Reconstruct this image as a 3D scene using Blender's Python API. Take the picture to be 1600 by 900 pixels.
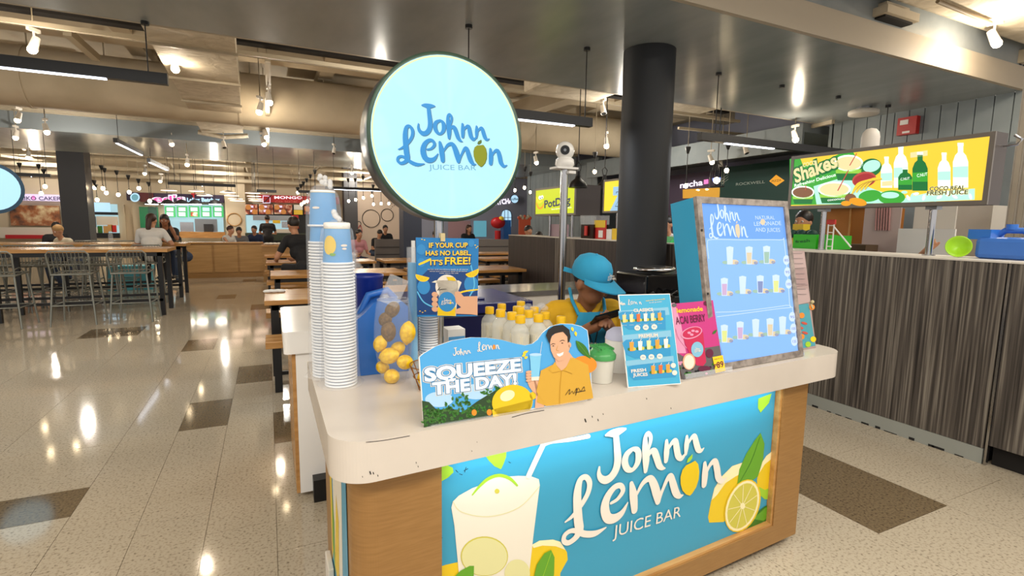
import bpy, math, random
import numpy as np
from mathutils import Vector, Matrix
R=math.radians; PI=math.pi
random.seed(7)
for o in list(bpy.data.objects): bpy.data.objects.remove(o)
S=bpy.context.scene; COL=S.collection
# ------------------------------------------------ camera
F=800.; YAW=R(25.4); PIT=R(-7.0); ROL=R(0.8); EYE=Vector((0,0,1.45))
fw=Vector((math.sin(YAW)*math.cos(PIT),math.cos(YAW)*math.cos(PIT),math.sin(PIT)))
_r=Vector((math.cos(YAW),-math.sin(YAW),0)); _u=_r.cross(fw)
rt=_r*math.cos(ROL)+_u*math.sin(ROL); up=_u*math.cos(ROL)-_r*math.sin(ROL)
cd=bpy.data.cameras.new('camera'); cam=bpy.data.objects.new('camera',cd); COL.objects.link(cam)
cd.sensor_width=36; cd.lens=36*F/1600; cd.clip_start=.05
cam.matrix_world=Matrix(((rt.x,up.x,-fw.x,EYE.x),(rt.y,up.y,-fw.y,EYE.y),(rt.z,up.z,-fw.z,EYE.z),(0,0,0,1)))
S.camera=cam
# ------------------------------------------------ world, exposure, large lights
S.view_settings.view_transform='Standard'; S.view_settings.look='None'
S.view_settings.exposure=0.0; S.view_settings.gamma=1
wd=bpy.data.worlds.new('world'); S.world=wd; wd.use_nodes=True
wd.node_tree.nodes['Background'].inputs[0].default_value=(1.0,.96,.92,1); wd.node_tree.nodes['Background'].inputs[1].default_value=.95
def area(name,loc,sx,sy,e,c=(1,.94,.84),rot=(0,0,0)):
    l=bpy.data.lights.new(name,'AREA'); l.shape='RECTANGLE'; l.size=sx; l.size_y=sy; l.energy=e; l.color=c
    o=bpy.data.objects.new(name,l); COL.objects.link(o); o.location=loc; o.rotation_euler=rot; return o
def point(name,loc,e,c=(1,.85,.65),r=.05,kind='POINT',rot=(0,0,0),ang=80):
    l=bpy.data.lights.new(name,kind); l.energy=e; l.color=c; l.shadow_soft_size=r
    if kind=='SPOT': l.spot_size=R(ang); l.spot_blend=.6
    o=bpy.data.objects.new(name,l); COL.objects.link(o); o.location=loc; o.rotation_euler=rot; return o
area('overhead_fill_light',(0,-1.4,4.1),8,1.2,330)  # added area lights out of view, for floor highlights and bounce onto the soffit
area('overhead_fill_light',(6.3,.6,4.1),4,.8,170)
area('overhead_fill_light',(-6,1.5,4.1),3,2,200)
for p_ in ((-6.5,7.4,3.1),(-3.2,7.4,3.15),(1.4,7.0,3.2),(5.2,6.9,3.1),(-7,12.8,2.9),(-3.6,13.2,2.8),(.2,13.2,2.9),(4.2,11.6,2.9),(7.2,9.0,3.0),(-6,19.6,3.0),(-1.5,19.6,3.0),(3,19.4,3.0),(6.6,17.4,2.9)): point('lamp_cluster_fill',p_,75 if p_[1]>8 else 50,(1,.92,.80),.06)  # extra point lights added around the lamp clusters to brighten the ceiling
# ------------------------------------------------ px helpers (to find real positions)
def ray(x,y): return fw*F+rt*(x-800)-up*(y-450)
def onz(x,y,z=0.):
    d=ray(x,y); return EYE+d*((z-EYE.z)/d.z)
def onx(x,y,X):
    d=ray(x,y); return EYE+d*(X/d.x)
def ony(x,y,Y):
    d=ray(x,y); return EYE+d*(Y/d.y)
def fd(x,y,D): return EYE+ray(x,y)*(D/F)
def onp(x,y,P,n):
    d=ray(x,y); return EYE+d*(((P-EYE).dot(n))/d.dot(n))
# ------------------------------------------------ materials
MT={}
def lin(c):
    if isinstance(c,str): c=tuple(int(c[i:i+2],16)/255 for i in (0,2,4))
    return tuple(((v/12.92) if v<=.04045 else ((v+.055)/1.055)**2.4) for v in c[:3])+(1,)
def mat(name,c,ro=.5,me=0,em=0,alpha=1,tr=0,spec=None,coat=0):
    if name in MT: return MT[name]
    m=bpy.data.materials.new(name); m.use_nodes=True; b=m.node_tree.nodes['Principled BSDF']
    cc=lin(c); b.inputs['Base Color'].default_value=cc; b.inputs['Roughness'].default_value=ro; b.inputs['Metallic'].default_value=me
    if em: b.inputs['Emission Color'].default_value=cc; b.inputs['Emission Strength'].default_value=em
    if em: b.inputs['Base Color'].default_value=tuple(v*.3 for v in cc[:3])+(1,)
    b.inputs['Alpha'].default_value=alpha
    if tr: b.inputs['Transmission Weight'].default_value=tr; b.inputs['IOR'].default_value=1.35
    if spec is not None: b.inputs['Specular IOR Level'].default_value=spec
    if coat: b.inputs['Coat Weight'].default_value=coat
    m.diffuse_color=cc; MT[name]=m; return m
def nmat(name,cols,scale=(1,1,1),noise=5,detail=4,ro=.5,me=0,bump=0,pos=(.35,.65),coord='Object',vor=False,bs=None,rr=None,dist=0):
    """noise ramp material: cols = two or three colours"""
    if name in MT: return MT[name]
    m=mat(name,cols[0],ro,me); nt=m.node_tree; N=nt.nodes; L=nt.links; b=N['Principled BSDF']
    if coord=='World': g=N.new('ShaderNodeNewGeometry'); src=g.outputs['Position']
    else: g=N.new('ShaderNodeTexCoord'); src=g.outputs[coord]
    mp=N.new('ShaderNodeMapping'); mp.inputs['Scale'].default_value=scale; L.new(src,mp.inputs[0])
    if vor: t=N.new('ShaderNodeTexVoronoi'); t.inputs['Scale'].default_value=noise; out=t.outputs['Distance']
    else:
        t=N.new('ShaderNodeTexNoise'); t.inputs['Scale'].default_value=noise; t.inputs['Detail'].default_value=detail; t.inputs['Distortion'].default_value=dist; out=t.outputs['Fac']
    L.new(mp.outputs[0],t.inputs['Vector'])
    r=N.new('ShaderNodeValToRGB'); e=r.color_ramp.elements
    for i,c in enumerate(cols):
        p=pos[0]+(pos[1]-pos[0])*i/(len(cols)-1)
        if i<2: e[i].position=p; e[i].color=lin(c)
        else: k=e.new(p); k.color=lin(c)
    # keep order right for three colours
    L.new(out,r.inputs[0]); L.new(r.outputs[0],b.inputs['Base Color'])
    if bump:
        bm=N.new('ShaderNodeBump'); bm.inputs['Strength'].default_value=bump; bm.inputs['Distance'].default_value=.02
        if bs:
            t2=N.new('ShaderNodeTexNoise'); t2.inputs['Scale'].default_value=bs; L.new(mp.outputs[0],t2.inputs['Vector']); L.new(t2.outputs['Fac'],bm.inputs['Height'])
        else: L.new(out,bm.inputs['Height'])
        L.new(bm.outputs[0],b.inputs['Normal'])
    return m
# ------------------------------------------------ mesh builder
class MB:
    def __init__(s): s.v=[]; s.f=[]; s.m=[]; s.ms=[]; s.sm=[]
    def mi(s,m):
        if isinstance(m,str): m=MT[m]
        if m not in s.ms: s.ms.append(m)
        return s.ms.index(m)
    def add(s,vs,fs,m,smooth=False):
        k=len(s.v); s.v+= [tuple(v) for v in vs]; i=s.mi(m)
        for f in fs: s.f.append([a+k for a in f]); s.m.append(i); s.sm.append(smooth)
        return s
    def box(s,a,b,m,M=None):
        x0,y0,z0=a; x1,y1,z1=b
        vs=[Vector(p) for p in ((x0,y0,z0),(x1,y0,z0),(x1,y1,z0),(x0,y1,z0),(x0,y0,z1),(x1,y0,z1),(x1,y1,z1),(x0,y1,z1))]
        if M: vs=[M@v for v in vs]
        return s.add(vs,[(0,3,2,1),(4,5,6,7),(0,1,5,4),(1,2,6,5),(2,3,7,6),(3,0,4,7)],m)
    def bar(s,p,q,w,h,m,upv=(0,0,1)):
        p=Vector(p); q=Vector(q); d=(q-p); L=d.length; d.normalize(); u=Vector(upv)
        if abs(d.dot(u))>.98: u=Vector((0,1,0))
        sx=d.cross(u).normalized(); u=sx.cross(d)
        M=Matrix(((sx.x,d.x,u.x,p.x),(sx.y,d.y,u.y,p.y),(sx.z,d.z,u.z,p.z),(0,0,0,1)))
        return s.box((-w/2,0,-h/2),(w/2,L,h/2),m,M)
    def prism(s,pts,z0,z1,m,M=None,smooth=False):
        n=len(pts); vs=[Vector((p[0],p[1],z0)) for p in pts]+[Vector((p[0],p[1],z1)) for p in pts]
        if M: vs=[M@v for v in vs]
        s.add(vs,[tuple(range(n-1,-1,-1)),tuple(range(n,2*n))],m)
        return s.add(vs,[(i,(i+1)%n,n+(i+1)%n,n+i) for i in range(n)],m,smooth)
    def tube(s,pts,r,m,n=8,caps=True,smooth=True):
        pts=[Vector(p) for p in pts]; rs=r if isinstance(r,(list,tuple)) else [r]*len(pts)
        vs=[]; pu=None
        for i,p in enumerate(pts):
            d=(pts[min(i+1,len(pts)-1)]-pts[max(i-1,0)]).normalized()
            u=pu if pu is not None else (Vector((0,0,1)) if abs(d.z)<.9 else Vector((1,0,0)))
            sx=d.cross(u)
            if sx.length<1e-4: sx=d.cross(Vector((.3,1,.2)))
            sx.normalize(); u=sx.cross(d).normalized(); pu=u
            for k in range(n):
                a=2*PI*k/n; vs.append(p+(sx*math.cos(a)+u*math.sin(a))*rs[i])
        fs=[]
        for i in range(len(pts)-1):
            for k in range(n): fs.append((i*n+k,i*n+(k+1)%n,(i+1)*n+(k+1)%n,(i+1)*n+k))
        s.add(vs,fs,m,smooth)
        if caps:
            s.add([vs[k] for k in range(n)],[tuple(range(n-1,-1,-1))],m); s.add(vs[-n:],[tuple(range(n))],m)
        return s
    def lathe(s,prof,c,m,n=20,M=None,smooth=True,sx=1,sy=1,cap=True):
        c=Vector(c); vs=[]; fs=[]
        for r,z in prof:
            for k in range(n):
                a=2*PI*k/n; v=Vector((r*math.cos(a)*sx,r*math.sin(a)*sy,z))
                if M: v=M@v
                vs.append(c+v)
        for i in range(len(prof)-1):
            for k in range(n): fs.append((i*n+k,i*n+(k+1)%n,(i+1)*n+(k+1)%n,(i+1)*n+k))
        s.add(vs,fs,m,smooth)
        if not cap: return s
        if prof[0][0]>1e-5: s.add(vs[:n],[tuple(range(n-1,-1,-1))],m)
        if prof[-1][0]>1e-5: s.add(vs[-n:],[tuple(range(n))],m)
        return s
    def ball(s,c,r,m,n=12,M=None):
        rx,ry,rz=(r,r,r) if not isinstance(r,(tuple,list)) else r
        k=max(4,n//2); return s.lathe([(max(1e-5,math.sin(PI*i/k)),-math.cos(PI*i/k)) for i in range(k+1)],c,m,n,(M or Matrix())@Matrix.Diagonal((rx,ry,rz,1)))
    def mesh(s,name,T=None):
        me=bpy.data.meshes.new(name); vs=s.v
        if T: vs=[T@Vector(v) for v in vs]
        me.from_pydata([tuple(v) for v in vs],[],s.f)
        for m in s.ms: me.materials.append(m)
        me.polygons.foreach_set('material_index',s.m); me.polygons.foreach_set('use_smooth',s.sm); me.update(); return me
def wm(o):
    M=o.matrix_basis.copy()
    while o.parent: o=o.parent; M=o.matrix_basis@M
    return M
def P(name,mb,par=None,label=None,kind=None,loc=None,bevel=0):
    """link builder as one mesh object (verts given in world space)"""
    T=None
    if par is not None: T=wm(par).inverted()
    if loc is not None: T=(Matrix.Translation(-Vector(loc)))@(T or Matrix())
    o=bpy.data.objects.new(name,mb.mesh(name,T)); COL.objects.link(o)
    if par is not None: o.parent=par
    if loc is not None: o.location=loc
    if label: o['label']=label
    if kind: o['kind']=kind
    if bevel:
        b=o.modifiers.new('bevel','BEVEL'); b.width=bevel; b.segments=2; b.limit_method='ANGLE'; b.angle_limit=R(40)
    return o
def T(name,label,cat,loc=(0,0,0),group=None):
    o=bpy.data.objects.new(name,None); COL.objects.link(o); o.empty_display_size=.1; o.location=loc
    tag(o,label,cat,group); return o
def tag(o,label,cat,group=None):
    o['label']=label; o['category']=cat
    if group: o['group']=group
    return o
def ST(name,mb,label=None): return P(name,mb,None,label,'structure')
def copy_tree(o,par=None):
    c=o.copy(); COL.objects.link(c)
    if par: c.parent=par
    for ch in o.children: copy_tree(ch,c)
    return c
def place(root,loc,rz=0,label=None,first=False,sc=1):
    r=root if first else copy_tree(root)
    r.location=loc; r.rotation_euler=(0,0,rz); r.scale=(sc,sc,sc)
    if label: r['label']=label
    return r
ORD=['first','second','third','fourth','fifth','sixth','seventh','eighth','ninth','tenth','eleventh','twelfth','thirteenth','fourteenth','fifteenth','sixteenth','seventeenth','eighteenth']
# ------------------------------------------------ text & flat art
_tc={}
def textgeo(s,bold=0):
    k=(s,bold)
    if k in _tc: return _tc[k]
    c=bpy.data.curves.new('t','FONT'); c.body=s; c.size=1; c.offset=bold; c.resolution_u=3
    o=bpy.data.objects.new('t',c); COL.objects.link(o)
    dg=bpy.context.evaluated_depsgraph_get(); me=o.evaluated_get(dg).to_mesh()
    vs=[(v.co.x,v.co.y) for v in me.vertices]; fs=[tuple(p.vertices) for p in me.polygons]
    o.evaluated_get(dg).to_mesh_clear(); bpy.data.objects.remove(o); bpy.data.curves.remove(c)
    if vs:
        x0=min(v[0] for v in vs); x1=max(v[0] for v in vs); y0=min(v[1] for v in vs); y1=max(v[1] for v in vs)
    else: x0=y0=0; x1=y1=1
    _tc[k]=(vs,fs,x0,x1,y0,y1); return _tc[k]
class Art(MB):
    """flat print on a plane: origin O, axes ux (right) uy (up), normal n; px=True means points are photo pixels projected to that plane"""
    def __init__(s,O,ux,uy,step=.0006):
        super().__init__(); s.O=Vector(O); s.ux=Vector(ux).normalized(); s.uy=Vector(uy).normalized(); s.n=s.ux.cross(s.uy).normalized(); s.step=step; s.px=True; s.lay=1
    def w(s,p,l=None):
        l=s.lay if l is None else l
        return s.O+s.ux*p[0]+s.uy*p[1]+s.n*(s.step*l)
    def loc(s,p):
        if not s.px: return (p[0],p[1])
        q=onp(p[0],p[1],s.O,s.n)-s.O; return (q.dot(s.ux),q.dot(s.uy))
    def poly(s,pts,m,l=None):
        q=[s.loc(p) for p in pts]; a=sum(q[i][0]*q[(i+1)%len(q)][1]-q[(i+1)%len(q)][0]*q[i][1] for i in range(len(q)))
        if a<0: q=q[::-1]
        if l is not None: s.lay=l
        return s.add([s.w(p) for p in q],[tuple(range(len(q)))],m)
    def ell(s,c,a,b,m,rot=0,n=24,l=None,t0=0,t1=2*PI):
        cc=math.cos(rot); ss=math.sin(rot); full=t1-t0>6.28
        pts=[(c[0]+a*math.cos(t)*cc-b*math.sin(t)*ss, c[1]+a*math.cos(t)*ss+b*math.sin(t)*cc) for t in [t0+(t1-t0)*i/(n if full else n-1) for i in range(n)]]
        return s.poly(pts,m,l)
    def leaf(s,p,q,w,m,l=None):
        p=Vector(p);q=Vector(q);d=q-p;nn=Vector((-d.y,d.x)).normalized(); a=[];b=[]
        for i in range(9):
            t=i/8; k=math.sin(PI*t**.85)*w; a.append(p+d*t+nn*k); b.append(p+d*t-nn*k)
        return s.poly(a+b[::-1][1:-1],m,l)
    def rib(s,pts,m,l=None,sub=5,loop=False):
        """stroke with varying width (x,y,w); Catmull-Rom smoothed; given in local metres unless px"""
        if l is not None: s.lay=l
        P_=[np.array(p,float) for p in pts]; out=[]
        for i in range(len(P_)-1):
            p0=P_[max(i-1,0)];p1=P_[i];p2=P_[i+1];p3=P_[min(i+2,len(P_)-1)]
            for k in range(sub):
                t=k/sub; out.append(.5*((2*p1)+(-p0+p2)*t+(2*p0-5*p1+4*p2-p3)*t*t+(-p0+3*p1-3*p2+p3)*t**3))
        out.append(P_[-1]); vs=[];fs=[]
        for i,p in enumerate(out):
            d=out[min(i+1,len(out)-1)][:2]-out[max(i-1,0)][:2]; d=d/(np.linalg.norm(d)+1e-9); nn=np.array([-d[1],d[0]])*max(p[2],.0)/2
            ll=s.lay+.5*i/len(out); vs.append(s.w(s.loc(p[:2]+nn),ll)); vs.append(s.w(s.loc(p[:2]-nn),ll))
        for i in range(len(out)-1): fs.append((2*i,2*i+1,2*i+3,2*i+2))
        s.add(vs,fs,m)
        for e,dd in ((out[0],out[0]-out[1]),(out[-1],out[-1]-out[-2])):
            r=e[2]/2; a0=math.atan2(dd[1],dd[0]); s.poly([(e[0]+r*math.cos(a0+PI*(k/6-.5)),e[1]+r*math.sin(a0+PI*(k/6-.5))) for k in range(7)],m)
        return s
    def line(s,p,q,w,m,l=None): return s.rib([(p[0],p[1],w),((p[0]+q[0])/2,(p[1]+q[1])/2,w),(q[0],q[1],w)],m,l,sub=1)
    def text(s,t,bl,br,h,m,bold=0,l=None,shear=0):
        """fit text between bl and br (baseline ends), cap height h (px when px)"""
        if l is not None: s.lay=l
        vs,fs,x0,x1,y0,y1=textgeo(t,bold); _,_,x0,x1,_,_=textgeo(t,0); a=Vector(s.loc(bl)); b=Vector(s.loc(br)); tp=Vector(s.loc((bl[0],bl[1]-h) if s.px else (bl[0],bl[1]+h)))
        hh=(tp-a).length; e=(b-a); L=e.length; e.normalize(); nn=Vector((-e.y,e.x))
        capref=.73
        out=[]
        for x,y in vs:
            X=(x-x0)/(x1-x0)*L; Y=y/capref*hh; q=a+e*(X+Y*shear)+nn*Y; out.append(s.w(q))
        return s.add(out,fs,m)
LOGO=[[(385,116,12),(415,114,34),(445,118,44),(480,114,34),(510,112,14)],
[(448,120,34),(455,200,40),(462,290,46),(450,350,46),(420,388,44),(385,396,42),(355,375,34),(342,340,24),(345,303,12)],
[(562,252,22),(522,275,36),(508,320,42),(525,370,36),(560,388,24),(592,355,36),(600,310,42),(590,270,34),(562,252,22)],
[(650,425,26),(652,350,48),(645,270,42),(645,205,28),(662,182,26),(680,205,26),(681,240,24),(668,290,16),(655,330,16)],
[(655,345,16),(685,308,28),(708,315,42),(725,355,44),(745,415,40),(768,443,26),(790,452,8)],
[(796,270,22),(798,340,40),(795,402,30)],[(800,345,14),(830,300,24),(860,290,38),(872,340,44),(885,395,42),(912,422,30),(940,400,14)],
[(948,283,20),(948,340,38),(943,402,20)],[(950,345,14),(985,302,24),(1007,300,36),(1022,345,42),(1040,396,40),(1064,415,24),(1086,403,8)],
[(140,570,8),(185,548,22),(235,500,28),(275,440,30),(285,380,32),(262,336,28),(228,345,34),(212,420,46),(213,520,50),(218,600,52),(224,652,48),(202,690,34),(160,706,28),(132,685,26),(135,652,26),(165,637,24),(205,650,28),(255,690,34),(320,713,32),(388,702,8)],
[(420,556,16),(462,545,22),(497,505,30),(482,465,30),(442,462,34),(398,505,44),(380,570,54),(397,640,54),(440,664,50),(490,648,36),(530,593,8)],
[(553,475,26),(568,560,52),(577,660,42)],[(585,570,14),(630,502,28),(678,484,38),(706,525,50),(730,600,56),(742,660,40)],
[(742,665,34),(772,600,22),(808,532,30),(832,522,40),(852,580,48),(875,648,48),(904,684,30),(930,685,8)],
[(1097,515,26),(1102,590,50),(1098,668,42)],[(1108,605,14),(1140,542,26),(1180,528,42),(1202,590,50),(1216,655,48),(1250,694,32),(1286,680,8)]]
def logo(art,cx,cy,w,m,ml,mleaf=None,ex=None,ey=None,l=3,jb=None,sub=3,hscale=1):
    """logo in local metres, centred at cx,cy, width w; ex: baseline direction"""
    px=art.px; art.px=False; k=w/1175.; ex=Vector(ex or (1,0)).normalized(); ey=Vector(ey).normalized() if ey else Vector((-ex.y,ex.x))
    def q(u,v): return Vector((cx,cy))+ex*((u-700)*k)+ey*((415-v)*k*hscale)
    for i_,st in enumerate(LOGO): art.rib([(*q(u,v),ww*k) for u,v,ww in st],m,l+.07*i_,sub=sub)
    pts=[(1020,472),(1045,505),(1056,560),(1053,615),(1035,665),(1005,700),(985,710),(955,690),(925,650),(910,600),(908,550),(922,505),(950,482),(990,478)]
    art.poly([q(*p) for p in pts],ml,l)
    art.poly([q(*p) for p in [(952,468),(962,440),(998,418),(996,448),(975,466)]],mleaf or ml,l)
    if jb: art.text('JUICE BAR',q(475,822),q(965,835),62*k,jb,l=l)
    art.px=px
def capsule_points(): pass
# ================================================ MATERIALS
nmat('tile_beige',['7d7262','a69a86','b8ac97'],noise=80,detail=6,ro=.075,pos=(.30,.50),coord='World')
nmat('tile_dark',['44372a','665742','75654c'],noise=80,detail=6,ro=.09,pos=(.30,.56),coord='World')
mat('grout','8b7f6c',.6)
nmat('cream',['b3a68f','c2b59e'],noise=1.5,detail=5,ro=.75,bump=.25,pos=(.35,.6))
nmat('wrap',['b5a993','c9beaa'],noise=4,detail=6,ro=.8,bump=.8,pos=(.35,.6),dist=1.5)
mat('cream_rail','b0a48e',.5); mat('cream_dark','7d6d55',.7)
nmat('soffit_grey',['868d90','959b9d'],noise=3,ro=.24,bump=.05,bs=2.2,pos=(.3,.7),scale=(1,.35,1))
mat('fascia','a79c8b',.6); mat('fascia_grey','7f878b',.5)
mat('void','16120f',.9)
mat('column_black','14171c',.6); mat('column_dark','3a3a3f',.5); mat('col_navy','343b4d',.5)
nmat('plank_grey',['788286','848d91'],noise=2,ro=.55); mat('plank_gap','2c3033',.8)
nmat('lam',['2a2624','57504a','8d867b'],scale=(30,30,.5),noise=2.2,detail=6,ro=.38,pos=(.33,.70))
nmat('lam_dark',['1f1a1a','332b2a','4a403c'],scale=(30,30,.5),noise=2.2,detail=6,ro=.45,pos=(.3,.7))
nmat('wood',['8f6736','a9804a'],scale=(2,2,22),noise=2,detail=5,ro=.42,pos=(.3,.7))
nmat('wood_body',['8d6636','9a7240'],scale=(6,6,70),noise=2,detail=5,ro=.4,pos=(.3,.7))
nmat('wood_table',['a5743c','c8975a'],scale=(1.5,14,14),noise=2,detail=5,ro=.25,pos=(.3,.7))
nmat('wood_divider',['a07845','b48c58'],scale=(1,1,16),noise=2,detail=4,ro=.5,pos=(.3,.7))
nmat('solid_white',['c9bfb4','d9d0c5'],noise=2,ro=.22,pos=(.3,.7))
mat('white','e8e6e2',.4); mat('white_gloss','f0eeea',.2); mat('white_warm','d6cfc4',.5)
mat('black','0d0d0f',.4); mat('black_gloss','08080a',.15); mat('rubber','1b1a1a',.7)
mat('steel','b9b9bb',.18,1); mat('steel_grey','8d8f92',.3,1); mat('wire_grey','8b8d86',.42,.55)
mat('cyan_side','2f9ac4',.45); mat('blue_rim','3d5468',.28,.6); 
mat('glass','ffffff',.02,0,0,1,1); mat('clear_plastic','f4f8fb',.12,0,0,.20); mat('bag','eef2f8',.25,0,0,.16)
mat('bag_white','f4f5f7',.35,0,0,.55)
mat('led_white','e9f0ff',.5,0,6); mat('led_off','9fa5ab',.5)
mat('bulb','ffe4b8',.5,0,30); mat('bulb_cool','fff2dc',.5,0,22); mat('disc_glow','ffdcc0',.5,0,4)
mat('wall_cream','c3b49c',.75); mat('wall_pink','cdb9a8',.7); mat('wall_lilac','9a9db0',.7); mat('wall_brown','5a4632',.7)
# ================================================ SETTING
# ---- floor: granite tiles
def build_floor():
    bm=MB(); bm.box((-14,-4,-.05),(14,24,-.004),'grout'); fl=ST('floor',bm,'polished beige granite floor with dark brown inset tiles')
    xs=[]; x=-2.17-.615*16
    while x<-2.0: xs.append(x); x+=.615
    xs+=[-1.555,-.935,-.62,-.32,-.02,.635,1.29,1.945,2.6]
    x=3.21
    while x<11.5: xs.append(x); x+=.615
    tiles=[]
    dark=[(-.62,4.05),(-.32,5.07),(-.935,6.6),(-2.17,7.78),(-1.555,8.6),(-.62,7.97),(-.935,11.1),(-1.555,2.75),(2.6,1.32),(2.6,1.935),(-.02,10.2),(-.32,9.4),(-.62,6.0+8),(-.02,3.4),(-1.555,13.5)]
    for i in range(len(xs)-1):
        x0,x1=xs[i],xs[i+1]; off={-1.555:2.75,-.62:4.05,-.32:5.07,-.935:6.6,-2.17:7.78,2.6:1.32}.get(round(x0,3),(.17*i)%.615)
        if abs(x0+2.17)<.01: off=7.78
        y=off-.615*math.ceil((off+3.2)/.615)
        while y<21:
            c=Vector(((x0+x1)/2,y+.307,0)); v=c-EYE; dz=v.dot(fw); inv=False
            if dz>.3:
                px=800+F*v.dot(rt)/dz; py=450-F*v.dot(up)/dz; inv=-150<px<1750 and py<1080
            d=any(abs(x0-a)<.03 and abs(y-b)<.2 for a,b in dark)
            if d and abs(x0+1.555)<.03 and y<3.5:
                tiles.append((dz,x0,x1,y,y+.3,False)); y+=.3; tiles.append((dz,x0,x1,y,y+.315,True)); y+=.315; continue
            tiles.append((dz if inv else 1e3+abs(dz),x0,x1,y,y+.615,d)); y+=.615
    tiles.sort(); far=MB()
    cache={}
    for i,(k,x0,x1,y0,y1,d) in enumerate(tiles):
        g=.0012
        if i<300:
            w=round(x1-x0,3); h_=y1-y0; key=(w,d,round(h_,3))
            if key not in cache:
                m=MB(); m.box((g,g,-.006),(w-g,h_-g,0),'tile_dark' if d else 'tile_beige'); cache[key]=m.mesh('floor_tile')
            o=bpy.data.objects.new('floor_tile',cache[key]); COL.objects.link(o); o.parent=fl; o.location=(x0,y0,random.uniform(-.0004,.0004))
            if d: o['label']='dark brown granite tile'
        else: far.box((x0+g,y0+g,-.006),(x1-g,y1-g,0),'tile_dark' if d else 'tile_beige')
    P('floor_tile',far,fl,None,'stuff')
build_floor()
# ---- ceiling deck
m=MB(); m.box((-14,-4,4.45),(14,23,4.6),'cream'); 
for y in (7.2,9.9,12.6,20.2): m.box((-14,y,4.15),(14,y+.3,4.45),'cream')
for x in (-8,-5,-2,1,4.2,7.2,10): m.box((x,6.1,4.25),(x+.25,22,4.45),'cream')
ce=ST('ceiling',m,'cream painted concrete deck ceiling with beams')
# ---- near soffit
SZ=3.28
m=MB(); m.box((-14,3.45,SZ),(8.94,6.06,3.9),'soffit_grey'); so=ST('trim_1',m,'glossy grey dropped soffit over the juice bar')
m=MB(); m.box((-14,3.40,SZ-.0),(8.94,3.449,3.42),'fascia'); m.box((-14,3.41,3.425),(8.94,3.449,3.56),'fascia'); P('fascia_board',m,so,'cream fascia board')
m=MB(); m.box((-14,6.061,SZ),(8.94,6.10,3.7),'fascia'); P('fascia_board',m,so,'cream fascia board')
# ---- far soffit
m=MB(); m.box((-14,14.2,3.28),(8.9,18.2,3.9),'soffit_grey'); so2=ST('trim_2',m,'glossy grey dropped soffit across the middle of the hall')
m=MB(); m.box((-14,14.13,3.28),(8.9,14.199,3.62),'fascia_grey'); m.box((-14,14.05,3.62),(8.9,14.199,3.70),'cream_rail'); P('fascia_board',m,so2,'blue grey fascia board')
# ---- walls
m=MB(); m.box((-14,21,0),(12,21.2,4.6),'wall_cream'); ST('wall_back',m,'cream back wall above the food stalls')
m=MB(); m.box((-14.2,6,0),(-14,21.2,4.6),'wall_cream'); ST('wall_left',m,'cream side wall')
# right wall, grey planks
def plank_wall(name,X,y0,y1,z1,w,label,z0=0):
    m=MB(); m.box((X+.03,y0,z0),(X+.2,y1,z1),'plank_gap'); o=ST(name,m,label)
    y=y0; 
    while y<y1-.02:
        p=MB(); p.box((X,y+.006,z0),(X+.03,min(y+w,y1)-.006,z1),'plank_grey'); P('plank',p,o); y+=w
    return o
plank_wall('wall_right',8.94,3.3,5.93,SZ,.205,'grey vertical plank wall under the soffit')
plank_wall('wall_middle',8.94,13.0,17.6,3.4,.3,'grey ribbed panel wall behind the yellow banana sign')
m=MB(); m.box((8.97,13.0,3.4),(9.1,17.6,3.5),'plank_grey'); m.box((8.94,5.9,0),(11,5.98,3.9),'plank_grey'); ST('wall_return',m,'short grey return wall')
m=MB(); m.box((11,5.9,0),(11.2,21,2.9),'plank_grey'); m.box((11,5.9,2.9),(11.2,21,4.6),'wall_lilac'); ST('wall_far_right',m,'grey wall behind the far kiosks')
# ---- columns
def column(x,y,r,z1,mt,label,sq=False,z0=0):
    m=MB()
    if sq: m.box((x-r,y-r,z0),(x+r,y+r,z1),mt)
    else: m.lathe([(r,z0),(r,z1-.004)],(x,y,0),mt,40)
    return ST('column',m,label)
c=fd(1015,88,5.45); column(c.x-.05,c.y-.06,.268,SZ,'column_black','round black column reaching the grey soffit beside the menu lightbox')
c=ony(116,300,18.4); column(c.x,18.6,.30,4.4,'column_dark','dark square column between the far left stalls',True)
column(3.33,13.2,.235,4.4,'col_navy','navy square column behind the round sign',True)
c=ony(547,300,20.2); column(c.x,20.3,.24,4.4,'column_dark','dark column beside the white circle wall',True)
m=MB(); p=onx(1588,300,5.6); 
m.box((5.55,1.95,0),(5.95,2.13,3.74),'white_warm'); 
for k in range(3): m.box((5.53,1.97+k*.055,0),(5.55,2.0+k*.055,3.74),'fascia')
ST('column',m,'white ribbed column at the right edge')
# ================================================ CEILING SERVICES
def thing1(name,mb,label,cat,group=None,loc=None,bevel=0):
    return tag(P(name,mb,None,None,None,loc,bevel),label,cat,group)
# round duct along X
d=T('air_duct','large round cream air duct running across the ceiling behind the soffit','duct',(0,8.9,3.9))
a=onz(0,118,3.68); Yd=a.y
m=MB(); m.tube([(-9,Yd,3.70),(8.6,Yd,3.70)],.47,'cream',28); P('duct_body',m,d)
for x in (-6,-3.4,-.4,2.4,5.2): m=MB(); m.tube([(x,Yd,3.70),(x+.05,Yd,3.70)],.485,'cream',28); P('duct_collar',m,d)
m=MB(); m.bar((-9,Yd+.75,3.42),(8.6,Yd+.75,3.42),.12,.12,'fascia_grey'); P('support_rail',m,d,'grey support rail')
for x in (-3.4,-2.4,-1.1,-.2,1.1,2.4): 
    m=MB(); m.tube([(x,Yd+.1,3.3),(x,Yd+.1,4.45)],.012,'cream_rail',6); P('hanger_rod',m,d)
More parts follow.
